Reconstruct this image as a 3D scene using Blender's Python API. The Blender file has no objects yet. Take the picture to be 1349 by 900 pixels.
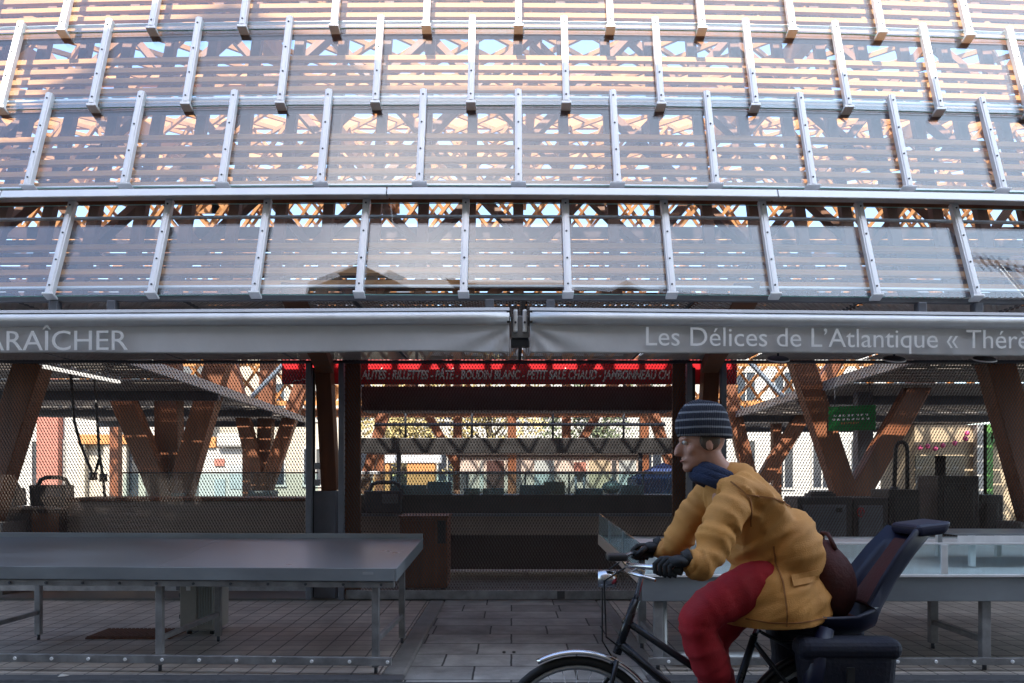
import bpy, bmesh, math, random
from mathutils import Vector, Matrix, noise
R = math.radians
rnd = random.Random(11)
sc = bpy.context.scene
col = sc.collection

# ------------------------------------------------------------------ camera, sky, sun, exposure
EYE = 1.5
S = 28 / 36 * 1349.0
cam_d = bpy.data.cameras.new('camera'); cam = bpy.data.objects.new('camera', cam_d); col.objects.link(cam)
cam.location = (0, 0, EYE); cam.rotation_euler = (R(90), 0, 0)
cam_d.lens = 28; cam_d.sensor_width = 36; cam_d.shift_y = 175 / 1349.0
cam_d.clip_start = 0.05; cam_d.clip_end = 3000
sc.camera = cam
SUN_EL, SUN_AZ = R(49.9), R(-9)          # behind the camera, a little to the left
to_sun = Vector((math.sin(SUN_AZ) * math.cos(SUN_EL), -math.cos(SUN_AZ) * math.cos(SUN_EL), math.sin(SUN_EL)))
w = bpy.data.worlds.new('World'); sc.world = w; w.use_nodes = True
nt = w.node_tree; nt.nodes.clear()
sky = nt.nodes.new('ShaderNodeTexSky'); sky.sky_type = 'NISHITA'; sky.sun_disc = False
sky.sun_elevation = SUN_EL; sky.sun_rotation = math.pi - SUN_AZ
sky.air_density = 1.0; sky.dust_density = 1.0; sky.ozone_density = 1.0
bg = nt.nodes.new('ShaderNodeBackground'); bg.inputs['Strength'].default_value = 0.15
wo = nt.nodes.new('ShaderNodeOutputWorld')
# thin bright cloud added high behind, to the right, to whiten right-hand reflections
_tc = nt.nodes.new('ShaderNodeTexCoord'); _dp = nt.nodes.new('ShaderNodeVectorMath'); _dp.operation = 'DOT_PRODUCT'
_cn = nt.nodes.new('ShaderNodeTexNoise'); _cn.inputs['Scale'].default_value = 3.5; _cn.inputs['Detail'].default_value = 7; _cn.inputs['Roughness'].default_value = .6
nt.links.new(_tc.outputs['Generated'], _dp.inputs[0]); nt.links.new(_tc.outputs['Generated'], _cn.inputs[0])
_dp.inputs[1].default_value = Vector((.72, -.42, .62)).normalized()
_ma = nt.nodes.new('ShaderNodeMath'); _ma.operation = 'MULTIPLY_ADD'; _ma.inputs[1].default_value = .35; nt.links.new(_cn.outputs[0], _ma.inputs[0]); nt.links.new(_dp.outputs['Value'], _ma.inputs[2])
_mr = nt.nodes.new('ShaderNodeMapRange'); _mr.interpolation_type = 'SMOOTHSTEP'; _mr.inputs[1].default_value = .86; _mr.inputs[2].default_value = 1.2; _mr.inputs[4].default_value = .36; nt.links.new(_ma.outputs[0], _mr.inputs[0])
_cm = nt.nodes.new('ShaderNodeMix'); _cm.data_type = 'RGBA'; _cm.inputs[7].default_value = (15, 16.5, 18, 1)
nt.links.new(_mr.outputs[0], _cm.inputs[0]); nt.links.new(sky.outputs[0], _cm.inputs[6]); nt.links.new(_cm.outputs[2], bg.inputs[0]); nt.links.new(bg.outputs[0], wo.inputs[0])
sun_d = bpy.data.lights.new('sun', 'SUN'); sun_d.energy = 3.6; sun_d.angle = R(0.53); sun_d.color = (1, .93, .82)
sun = bpy.data.objects.new('sun', sun_d); col.objects.link(sun)
sun.rotation_euler = to_sun.to_track_quat('Z', 'Y').to_euler(); sun.location = (0, 0, 40)
vs = sc.view_settings
vs.view_transform = 'Standard'; vs.look = 'None'; vs.exposure = 1.7; vs.gamma = 1; vs.use_curve_mapping = False
vs.use_white_balance = True; vs.white_balance_temperature = 6500; vs.white_balance_tint = 10
sc.cycles.max_bounces = 8; sc.cycles.diffuse_bounces = 4; sc.cycles.glossy_bounces = 4
sc.cycles.transparent_max_bounces = 32; sc.cycles.transmission_bounces = 4
sc.cycles.sample_clamp_indirect = 6; sc.cycles.use_denoising = True
sc.cycles.caustics_reflective = False; sc.cycles.caustics_refractive = False


def at(px, py, Y):
    return Vector(((px - 674.5) / S * Y, Y, EYE - (py - 625) / S * Y))


def ax(px, Y):
    return (px - 674.5) / S * Y


# ------------------------------------------------------------------ materials
MATS = {}


def pmat(name, c, rough=.6, metal=0., var=.18, scale=3., bump=0., bscale=60., stretch=(1, 1, 1), spec=.5, rvar=.1, c2=None):
    m = bpy.data.materials.new(name); m.use_nodes = True; n = m.node_tree; L = n.links.new
    b = n.nodes['Principled BSDF']
    tc = n.nodes.new('ShaderNodeTexCoord'); mp = n.nodes.new('ShaderNodeMapping'); mp.inputs['Scale'].default_value = stretch
    L(tc.outputs['Object'], mp.inputs[0])
    no = n.nodes.new('ShaderNodeTexNoise'); no.inputs['Scale'].default_value = scale; no.inputs['Detail'].default_value = 5; no.inputs['Roughness'].default_value = .62
    L(mp.outputs[0], no.inputs[0])
    mx = n.nodes.new('ShaderNodeMix'); mx.data_type = 'RGBA'
    hi = c2 if c2 else [min(1, x * (1 + var)) for x in c]
    mx.inputs[6].default_value = (*[x * (1 - var) for x in c], 1); mx.inputs[7].default_value = (*hi, 1)
    rp = n.nodes.new('ShaderNodeMapRange'); rp.inputs[1].default_value = .3; rp.inputs[2].default_value = .7
    L(no.outputs[0], rp.inputs[0]); L(rp.outputs[0], mx.inputs[0]); L(mx.outputs[2], b.inputs['Base Color'])
    rr = n.nodes.new('ShaderNodeMapRange'); rr.inputs[1].default_value = .3; rr.inputs[2].default_value = .7
    rr.inputs[3].default_value = max(.02, rough - rvar); rr.inputs[4].default_value = min(1, rough + rvar)
    L(no.outputs[0], rr.inputs[0]); L(rr.outputs[0], b.inputs['Roughness'])
    b.inputs['Metallic'].default_value = metal; b.inputs['Specular IOR Level'].default_value = spec
    if bump:
        nb = n.nodes.new('ShaderNodeTexNoise'); nb.inputs['Scale'].default_value = bscale; nb.inputs['Detail'].default_value = 3
        L(mp.outputs[0], nb.inputs[0])
        bu = n.nodes.new('ShaderNodeBump'); bu.inputs['Strength'].default_value = bump; bu.inputs['Distance'].default_value = .01
        L(nb.outputs[0], bu.inputs['Height']); L(bu.outputs[0], b.inputs['Normal'])
    MATS[name] = m
    return m


def glassmat(name, base=.1, tint=(.92, .96, .96), dust=.05, rough=.0, dustcol=(.75, .77, .8)):
    """thin clear pane: see-through with a mirror coat that grows towards grazing, and a film of streaky dust"""
    m = bpy.data.materials.new(name); m.use_nodes = True; n = m.node_tree; L = n.links.new
    n.nodes.remove(n.nodes['Principled BSDF']); out = n.nodes['Material Output']
    lw = n.nodes.new('ShaderNodeLayerWeight'); lw.inputs[0].default_value = .5
    p = n.nodes.new('ShaderNodeMath'); p.operation = 'POWER'; p.inputs[1].default_value = 4.6; L(lw.outputs['Facing'], p.inputs[0])
    mr = n.nodes.new('ShaderNodeMapRange'); mr.inputs[3].default_value = base; mr.inputs[4].default_value = 1; L(p.outputs[0], mr.inputs[0])
    tr = n.nodes.new('ShaderNodeBsdfTransparent'); tr.inputs[0].default_value = (*tint, 1)
    gl = n.nodes.new('ShaderNodeBsdfGlossy'); gl.inputs['Roughness'].default_value = rough; gl.inputs[0].default_value = (.84, .93, 1, 1)
    m1 = n.nodes.new('ShaderNodeMixShader'); L(mr.outputs[0], m1.inputs[0]); L(tr.outputs[0], m1.inputs[1]); L(gl.outputs[0], m1.inputs[2])
    df = n.nodes.new('ShaderNodeBsdfDiffuse'); df.inputs[0].default_value = (*dustcol, 1)
    tc = n.nodes.new('ShaderNodeTexCoord'); mp = n.nodes.new('ShaderNodeMapping'); mp.inputs['Scale'].default_value = (9, 9, .7)
    L(tc.outputs['Object'], mp.inputs[0])
    no = n.nodes.new('ShaderNodeTexNoise'); no.inputs['Scale'].default_value = 2.2; no.inputs['Detail'].default_value = 6; L(mp.outputs[0], no.inputs[0])
    dr = n.nodes.new('ShaderNodeMapRange'); dr.inputs[1].default_value = .35; dr.inputs[2].default_value = .75
    dr.inputs[3].default_value = dust * .45; dr.inputs[4].default_value = dust * 1.8; L(no.outputs[0], dr.inputs[0])
    oi = n.nodes.new('ShaderNodeObjectInfo'); orr = n.nodes.new('ShaderNodeMapRange'); orr.inputs[3].default_value = .45; orr.inputs[4].default_value = 1.9; L(oi.outputs['Random'], orr.inputs[0])
    mu = n.nodes.new('ShaderNodeMath'); mu.operation = 'MULTIPLY'; L(dr.outputs[0], mu.inputs[0]); L(orr.outputs[0], mu.inputs[1])
    m2 = n.nodes.new('ShaderNodeMixShader'); L(mu.outputs[0], m2.inputs[0]); L(m1.outputs[0], m2.inputs[1]); L(df.outputs[0], m2.inputs[2])
    L(m2.outputs[0], out.inputs[0])
    MATS[name] = m
    return m


def brickmat(name, c1, c2, mortar, bw, rh, ms=.006, rough=.6, offset=.0, squash=1., bias=0., bump=.4, rot=0., noise=.25):
    m = bpy.data.materials.new(name); m.use_nodes = True; n = m.node_tree; L = n.links.new
    b = n.nodes['Principled BSDF']; b.inputs['Roughness'].default_value = rough
    tc = n.nodes.new('ShaderNodeTexCoord'); mp = n.nodes.new('ShaderNodeMapping'); mp.inputs['Rotation'].default_value = (0, 0, rot)
    L(tc.outputs['Object'], mp.inputs[0])
    # uneven joints
    nz = n.nodes.new('ShaderNodeTexNoise'); nz.inputs['Scale'].default_value = 6; L(mp.outputs[0], nz.inputs[0])
    ad = n.nodes.new('ShaderNodeVectorMath'); ad.operation = 'MULTIPLY_ADD'; ad.inputs[1].default_value = (.012, .012, 0)
    L(nz.outputs['Color'], ad.inputs[0]); L(mp.outputs[0], ad.inputs[2])
    br = n.nodes.new('ShaderNodeTexBrick'); br.inputs['Color1'].default_value = (*c1, 1); br.inputs['Color2'].default_value = (*c2, 1); br.inputs['Mortar'].default_value = (*mortar, 1)
    br.inputs['Scale'].default_value = 1; br.inputs['Mortar Size'].default_value = ms; br.inputs['Brick Width'].default_value = bw; br.inputs['Row Height'].default_value = rh
    br.inputs['Mortar Smooth'].default_value = .3; br.inputs['Bias'].default_value = bias
    br.offset = offset; br.squash = squash; br.squash_frequency = 3
    L(ad.outputs[0], br.inputs[0])
    n2 = n.nodes.new('ShaderNodeTexNoise'); n2.inputs['Scale'].default_value = 2.3; n2.inputs['Detail'].default_value = 8; n2.inputs['Roughness'].default_value = .7; L(tc.outputs['Object'], n2.inputs[0])
    mr = n.nodes.new('ShaderNodeMapRange'); mr.inputs[1].default_value = .25; mr.inputs[2].default_value = .75; mr.inputs[3].default_value = 1 - noise; mr.inputs[4].default_value = 1 + noise
    L(n2.outputs[0], mr.inputs[0])
    mu = n.nodes.new('ShaderNodeVectorMath'); mu.operation = 'SCALE'; L(br.outputs['Color'], mu.inputs[0]); L(mr.outputs[0], mu.inputs['Scale'])
    L(mu.outputs[0], b.inputs['Base Color'])
    bu = n.nodes.new('ShaderNodeBump'); bu.inputs['Strength'].default_value = bump; bu.inputs['Distance'].default_value = .006
    n3 = n.nodes.new('ShaderNodeTexNoise'); n3.inputs['Scale'].default_value = 90; L(tc.outputs['Object'], n3.inputs[0])
    mm = n.nodes.new('ShaderNodeMath'); mm.operation = 'MULTIPLY_ADD'; mm.inputs[1].default_value = -1; L(br.outputs['Fac'], mm.inputs[0]); L(n3.outputs[0], mm.inputs[2])
    L(mm.outputs[0], bu.inputs['Height']); L(bu.outputs[0], b.inputs['Normal'])
    rr = n.nodes.new('ShaderNodeMapRange'); rr.inputs[3].default_value = rough - .18; rr.inputs[4].default_value = rough + .15; L(n2.outputs[0], rr.inputs[0]); L(rr.outputs[0], b.inputs['Roughness'])
    MATS[name] = m
    return m


M = MATS
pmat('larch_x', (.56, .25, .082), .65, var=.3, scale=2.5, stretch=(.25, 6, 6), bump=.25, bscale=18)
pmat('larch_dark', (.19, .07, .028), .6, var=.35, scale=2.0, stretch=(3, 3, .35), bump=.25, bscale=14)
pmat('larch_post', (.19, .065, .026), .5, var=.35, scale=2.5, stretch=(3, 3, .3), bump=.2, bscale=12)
pmat('larch_roof', (.47, .215, .075), .65, var=.35, scale=1.2, bump=.2, bscale=10)
pmat('alu', (.84, .85, .87), .38, .25, var=.08, scale=5, stretch=(2, 2, .4))
pmat('alu_white', (.88, .89, .9), .40, .2, var=.08, scale=4)
pmat('zinc', (.42, .44, .47), .45, .6, var=.15, scale=3)
pmat('dark_steel', (.065, .07, .085), .5, .3, var=.2, scale=4)
pmat('grey_steel', (.17, .18, .21), .5, .35, var=.15, scale=4)
pmat('mesh_steel', (.11, .088, .078), .5, .4, var=.25, scale=2)
pmat('soffit_steel', (.52, .47, .44), .6, .1, var=.2, scale=2)
pmat('stainless', (.30, .33, .365), .36, .6, var=.2, scale=1.3, stretch=(.7, 1.4, 1.4), rvar=.10, bump=.03, bscale=60)
pmat('galvanised', (.30, .30, .31), .5, .7, var=.3, scale=7)
pmat('awning_cloth', (.57, .57, .585), .8, 0, var=.07, scale=2.2, bump=.12, bscale=25)
pmat('letter_white', (.95, .96, .97), .7, 0, var=.05)
pmat('red_sign', (.55, .008, .015), .45, 0, var=.1)
pmat('sign_letter', (.95, .9, .86), .5, 0, var=.1)
pmat('dark_brown', (.055, .022, .018), .5, 0, var=.2)
pmat('cabinet_wood', (.20, .065, .025), .5, 0, var=.35, scale=2, stretch=(4, 4, .5))
pmat('counter_front', (.50, .40, .34), .6, 0, var=.12, scale=3)
pmat('pale_ledge', (.45, .42, .38), .5, 0, var=.1)
pmat('black_plastic', (.02, .019, .02), .45, 0, var=.2)
pmat('charcoal', (.05, .047, .05), .5, 0, var=.2)
pmat('beige_enamel', (.38, .36, .33), .45, 0, var=.12)
pmat('mat_brown', (.14, .06, .035), .9, 0, var=.4, scale=40, bump=.6, bscale=120)
pmat('granite', (.06, .06, .065), .7, 0, var=.4, scale=18, bump=.3, bscale=90)
pmat('kerb_stone', (.19, .185, .18), .75, 0, var=.25, scale=6, bump=.3, bscale=70)
pmat('asphalt', (.05, .05, .052), .85, 0, var=.25, scale=9, bump=.5, bscale=150)
pmat('hall_concrete', (.16, .15, .14), .6, 0, var=.25, scale=2, bump=.1)
pmat('plaster', (.45, .43, .39), .85, 0, var=.08, scale=1.2, bump=.15, bscale=40)
pmat('plaster_warm', (.44, .39, .31), .85, 0, var=.08, scale=1.2, bump=.15, bscale=40)
pmat('plaster_tan', (.42, .33, .22), .85, 0, var=.12, scale=1.2)
pmat('slate', (.09, .095, .11), .6, 0, var=.3, scale=9, bump=.4, bscale=30)
pmat('window_dark', (.03, .035, .045), .08, 0, var=.2)
pmat('shutter', (.36, .38, .37), .6, 0, var=.1)
pmat('orange_paint', (.50, .22, .07), .6, 0, var=.15)
pmat('brick_red', (.36, .14, .10), .8, 0, var=.25, scale=8)
pmat('green_paint', (.06, .17, .03), .5, 0, var=.15)
pmat('green_sign', (.015, .20, .04), .45, 0, var=.08)
pmat('pink', (.6, .08, .22), .6, 0, var=.15)
pmat('blue_tarp', (.025, .045, .13), .6, 0, var=.2, scale=5)
pmat('jacket', (.62, .285, .07), .75, 0, var=.10, scale=5, bump=.25, bscale=220)
pmat('trousers', (.36, .010, .018), .8, 0, var=.2, scale=6, bump=.2, bscale=160)
pmat('skin', (.56, .30, .22), .5, 0, var=.12, scale=9)
pmat('scarf', (.018, .03, .075), .9, 0, var=.3, scale=12, bump=.5, bscale=120)
pmat('glove', (.014, .014, .016), .7, 0, var=.3, scale=12, bump=.3)
pmat('shoe', (.03, .02, .016), .5, 0, var=.2)
pmat('hair', (.10, .07, .05), .7, 0, var=.3, scale=40)
pmat('bike_frame', (.02, .022, .028), .3, .2, var=.1)
pmat('chrome', (.65, .65, .67), .2, 1, var=.05)
pmat('rubber', (.018, .018, .018), .75, 0, var=.2)
pmat('navy_shell', (.006, .008, .032), .45, 0, var=.15)
pmat('navy_cloth', (.006, .007, .02), .75, 0, var=.25, scale=6, bump=.3)
pmat('seat_pad', (.07, .016, .014), .8, 0, var=.25, scale=8, bump=.3)
pmat('red_reflector', (.5, .01, .01), .2, 0, var=.1)
pmat('yellow_leaf', (.40, .31, .12), .7, 0, var=.4, scale=1.5)
pmat('green_leaf', (.12, .14, .07), .7, 0, var=.4, scale=1.5)
pmat('bark', (.10, .075, .05), .9, 0, var=.3, scale=10, bump=.5)
pmat('glass_edge', (.45, .80, .72), .15, 0, var=.1)
pmat('eye_white', (.7, .68, .65), .3); pmat('lip', (.42, .16, .13), .5)
pmat('canopy_slat', (.17, .15, .135), .6, .2, var=.2, scale=2)
glassmat('pane', .062, (.95, .97, .975), .004)
_m = pmat('tube_light', (.8, .8, .78), .5); _m.node_tree.nodes['Principled BSDF'].inputs['Emission Color'].default_value = (1, .95, .88, 1); _m.node_tree.nodes['Principled BSDF'].inputs['Emission Strength'].default_value = .35
glassmat('case_glass', .06, (.82, .92, .93), .03)
glassmat('dusty_glass', .07, (.75, .9, .92), .10)
brickmat('floor_tile', (.41, .365, .32), (.34, .30, .268), (.06, .054, .05), .2, .2, .008, .5, 0, bump=.4, noise=.45)
brickmat('paving', (.31, .305, .295), (.20, .198, .193), (.035, .035, .035), .78, .42, .009, .72, .37, .7, bump=.5, noise=.55)

# stripes knitted round the hat
mb_ = bpy.data.materials.new('striped_knit'); mb_.use_nodes = True; _n = mb_.node_tree; _b = _n.nodes['Principled BSDF']; _b.inputs['Roughness'].default_value = .95
_tc = _n.nodes.new('ShaderNodeTexCoord'); _wv = _n.nodes.new('ShaderNodeTexWave'); _wv.bands_direction = 'Z'; _wv.inputs['Scale'].default_value = 9.5; _wv.inputs['Distortion'].default_value = .6
_rp = _n.nodes.new('ShaderNodeValToRGB'); _rp.color_ramp.elements[0].position = .80; _rp.color_ramp.elements[0].color = (.018, .02, .035, 1)
_rp.color_ramp.elements[1].position = .88; _rp.color_ramp.elements[1].color = (.22, .23, .26, 1)
_w2 = _n.nodes.new('ShaderNodeTexWave'); _w2.bands_direction = 'X'; _w2.inputs['Scale'].default_value = 38; _w2.inputs['Distortion'].default_value = 1.5; _bu = _n.nodes.new('ShaderNodeBump'); _bu.inputs['Strength'].default_value = .7; _bu.inputs['Distance'].default_value = .006
_n.links.new(_tc.outputs['Object'], _w2.inputs[0]); _n.links.new(_w2.outputs[0], _bu.inputs['Height']); _n.links.new(_bu.outputs[0], _b.inputs['Normal'])
_n.links.new(_tc.outputs['Object'], _wv.inputs[0]); _n.links.new(_wv.outputs[0], _rp.inputs[0]); _n.links.new(_rp.outputs[0], _b.inputs['Base Color'])
M['striped_knit'] = mb_

# ------------------------------------------------------------------ helpers
ROOT = {}


def tag(o, label=None, cat=None, group=None, kind=None):
    if label: o['label'] = label
    if cat: o['category'] = cat
    if group: o['group'] = group
    if kind: o['kind'] = kind
    return o


def thing(name, label, cat, loc=(0, 0, 0), rz=0., group=None):
    o = bpy.data.objects.new(name, None); col.objects.link(o); o.empty_display_size = .2
    o.location = loc; o.rotation_euler = (0, 0, rz)
    ROOT[o.name] = Matrix.Translation(loc) @ Matrix.Rotation(rz, 4, 'Z')
    return tag(o, label, cat, group)


class MB:
    """collects shapes, given in world coordinates, for ONE mesh object"""
    def __init__(s): s.v = []; s.f = []; s.m = []; s.sm = []

    def add(s, vs_, fs, mi=0, smooth=False):
        k = len(s.v); s.v += [Vector(p) for p in vs_]
        for f in fs: s.f.append([i + k for i in f]); s.m.append(mi); s.sm.append(smooth)
        return s

    def hexa(s, p, mi=0):   # p: bottom 4 ccw, top 4 ccw
        return s.add(p, [(3, 2, 1, 0), (4, 5, 6, 7), (0, 1, 5, 4), (1, 2, 6, 5), (2, 3, 7, 6), (3, 0, 4, 7)], mi)

    def box(s, x0, x1, y0, y1, z0, z1, mi=0):
        return s.hexa([(x0, y0, z0), (x1, y0, z0), (x1, y1, z0), (x0, y1, z0), (x0, y0, z1), (x1, y0, z1), (x1, y1, z1), (x0, y1, z1)], mi)

    def bar(s, p, q, w, h, up=(0, 0, 1), mi=0):
        p, q = Vector(p), Vector(q); d = (q - p).normalized(); up = Vector(up)
        if abs(d.dot(up)) > .98: up = Vector((0, 1, 0))
        a = d.cross(up).normalized(); b = a.cross(d).normalized()
        a *= w / 2; b *= h / 2
        return s.hexa([p - a - b, p + a - b, p + a + b, p - a + b, q - a - b, q + a - b, q + a + b, q - a + b], mi)

    def tube(s, pts, r, n=8, closed=False, mi=0, caps=True):
        pts = [Vector(p) for p in pts]; N = len(pts); rs = r if isinstance(r, (list, tuple)) else [r] * N
        vs_ = []; ref = None
        for i, p in enumerate(pts):
            a = pts[(i + 1) % N] if (closed or i < N - 1) else p
            b = pts[i - 1] if (closed or i > 0) else p
            d = (a - b).normalized()
            if ref is None:
                ref = Vector((0, 0, 1)) if abs(d.z) < .9 else Vector((1, 0, 0))
            u = (ref - d * ref.dot(d)).normalized(); ref = u; t = d.cross(u)
            for k in range(n):
                an = 2 * math.pi * k / n
                vs_.append(p + (u * math.cos(an) + t * math.sin(an)) * rs[i])
        fs = []
        for i in range(N if closed else N - 1):
            j = (i + 1) % N
            for k in range(n): fs.append((i * n + k, i * n + (k + 1) % n, j * n + (k + 1) % n, j * n + k))
        s.add(vs_, fs, mi, True)
        if caps and not closed:
            s.add(vs_[:n], [tuple(range(n))[::-1]], mi); s.add(vs_[-n:], [tuple(range(n))], mi)
        return s

    def cyl(s, p, q, r, n=16, mi=0): return s.tube([p, q], r, n, mi=mi)

    def ell(s, c, rx, ry, rz, nu=16, nv=10, mi=0, rot=None):
        c = Vector(c); vs_ = []; fs = []
        for i in range(nv + 1):
            th = math.pi * i / nv
            for k in range(nu):
                ph = 2 * math.pi * k / nu
                v = Vector((rx * math.sin(th) * math.cos(ph), ry * math.sin(th) * math.sin(ph), rz * math.cos(th)))
                if rot: v = rot @ v
                vs_.append(c + v)
        for i in range(nv):
            for k in range(nu): fs.append((i * nu + k, (i + 1) * nu + k, (i + 1) * nu + (k + 1) % nu, i * nu + (k + 1) % nu))
        return s.add(vs_, fs, mi, True)

    def prism(s, poly, y0, y1, mi=0):   # poly in (x,z), extruded along y
        n = len(poly)
        vs_ = [(x, y0, z) for x, z in poly] + [(x, y1, z) for x, z in poly]
        fs = [tuple(range(n)), tuple(range(2 * n - 1, n - 1, -1))] + [(i, i + n, (i + 1) % n + n, (i + 1) % n) for i in range(n)]
        return s.add(vs_, fs, mi)

    def build(s, name, mats, parent=None, bevel=0., origin=None, seg=2):
        top = parent
        while top is not None and top.parent is not None: top = top.parent
        Mx = ROOT.get(top.name, Matrix.Identity(4)) if top else Matrix.Translation(origin or (0, 0, 0))
        inv = Mx.inverted()
        me = bpy.data.meshes.new(name)
        me.from_pydata([tuple(inv @ v) for v in s.v], [], s.f)
        for m in (mats if isinstance(mats, (list, tuple)) else [mats]): me.materials.append(m if not isinstance(m, str) else M[m])
        me.polygons.foreach_set('material_index', s.m); me.polygons.foreach_set('use_smooth', s.sm)
        bm = bmesh.new(); bm.from_mesh(me); bmesh.ops.remove_doubles(bm, verts=bm.verts, dist=1e-6); bmesh.ops.recalc_face_normals(bm, faces=bm.faces); bm.to_mesh(me); bm.free()
        me.update()
        o = bpy.data.objects.new(name, me); col.objects.link(o)
        if parent: o.parent = parent
        else:
            if origin: o.location = origin
            ROOT[o.name] = Mx
        if bevel:
            b = o.modifiers.new('bevel', 'BEVEL'); b.width = bevel; b.segments = seg; b.limit_method = 'ANGLE'; b.angle_limit = R(40)
        return o


def meshobj(name, me, mat, parent=None):
    o = bpy.data.objects.new(name, me); col.objects.link(o)
    if mat: me.materials.clear(); me.materials.append(M[mat])
    if parent: o.parent = parent
    return o


def bake(o):
    """apply the modifiers of o and return the plain mesh"""
    bpy.context.view_layer.update()
    dg = bpy.context.evaluated_depsgraph_get()
    me = bpy.data.meshes.new_from_object(o.evaluated_get(dg))
    bpy.data.objects.remove(o, do_unlink=True)
    return me


def skin(joints, edges, root, sub=2, more=None, remesh=0.):
    """grow one continuous surface round a skeleton; joints: name -> (pos, radius or (rx,ry))"""
    names = list(joints); me = bpy.data.meshes.new('skel')
    me.from_pydata([tuple(joints[k][0]) for k in names], [(names.index(a), names.index(b)) for a, b in edges], [])
    o = bpy.data.objects.new('skel', me); col.objects.link(o)
    o.modifiers.new('skin', 'SKIN')
    if not me.skin_vertices: raise RuntimeError('no skin layer')
    for i, k in enumerate(names):
        r = joints[k][1]; me.skin_vertices[0].data[i].radius = r if isinstance(r, tuple) else (r, r)
        me.skin_vertices[0].data[i].use_root = (k == root)
    s_ = o.modifiers.new('sub', 'SUBSURF'); s_.levels = sub; s_.render_levels = sub
    me2 = bake(o)
    if more or remesh:
        bm = bmesh.new(); bm.from_mesh(me2)
        for x in (more or []):
            t = bpy.data.meshes.new('t'); t.from_pydata([tuple(v) for v in x.v], [], x.f); bm.from_mesh(t)
        bm.to_mesh(me2); bm.free()
        o = bpy.data.objects.new('r', me2); col.objects.link(o)
        r_ = o.modifiers.new('rm', 'REMESH'); r_.mode = 'VOXEL'; r_.voxel_size = remesh
        q = o.modifiers.new('sm', 'SMOOTH'); q.iterations = 3; q.factor = .5
        me2 = bake(o)
    for p in me2.polygons: p.use_smooth = True
    return me2


def ccurve(x): return (x + .7) ** 2 / 150.0      # the front is gently bowed in plan

# ------------------------------------------------------------------ ground
def sheet(name, x0, x1, y0, y1, z, mat, th=.05):
    o = MB().box(x0, x1, y0, y1, z - th, z).build(name, mat); return tag(o, kind='structure')

g = MB().add([(-600, -600, -.06), (600, -600, -.06), (600, 900, -.06), (-600, 900, -.06)], [(0, 1, 2, 3)]).build('ground', 'asphalt'); tag(g, kind='structure')
sheet('road', -40, 40, -2.48, 5.80, -.012, 'asphalt', .04)
sheet('stone_path', -.80, 1.0, 5.80, 9.62, -.016, 'paving', .04)
sheet('tile_floor_platform', -14, -.98, 5.97, 9.46, 0, 'floor_tile')
sheet('tile_floor_platform', 1.14, 14, 5.97, 9.46, 0, 'floor_tile')
sheet('hall_floor', -16, 16, 9.63, 27, .0, 'hall_concrete')
sheet('far_street', -45, 45, 27.0, 31.5, -.02, 'kerb_stone', .03)
for nm, x0, x1 in (('kerb', -14, -.80), ('kerb', 1.0, 14)):
    tag(MB().box(x0, x1, 5.803, 5.968, -.055, .004).build(nm, 'granite', bevel=.015), kind='structure')
for x0, x1 in ((-.978, -.802), (1.002, 1.138)):
    tag(MB().box(x0, x1, 5.972, 9.46, -.05, .006).build('path_edging', 'kerb_stone', bevel=.02), kind='structure')

# ------------------------------------------------------------------ the market hall
HX = 5.6
hall = thing('market_hall', 'long timber market hall with overlapping glass panes hung over wooden slats', 'market hall', (0, 9.5, 0))
SP = .792
ROWS = [  # Yb, zb, Yt, zt, first bar
    (6.065, 2.876, 6.392, 3.690, .425, 'low'), (6.392, 3.826, 6.700, 4.705, .052, 'mid'),
    (6.640, 4.586, 6.930, 5.445, .450, 'clip'), (6.870, 5.352, 7.160, 6.215, .056, 'clip')]


def fp(row, X, t, off):
    """a point on a glazing row: t along the slope, off metres behind the pane"""
    Yb, zb, Yt, zt = row[:4]; dy, dz = Yt - Yb, zt - zb; L = math.hypot(dy, dz)
    return Vector((X, Yb + dy * t + ccurve(X) + off * dz / L, zb + dz * t - off * dy / L))


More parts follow.
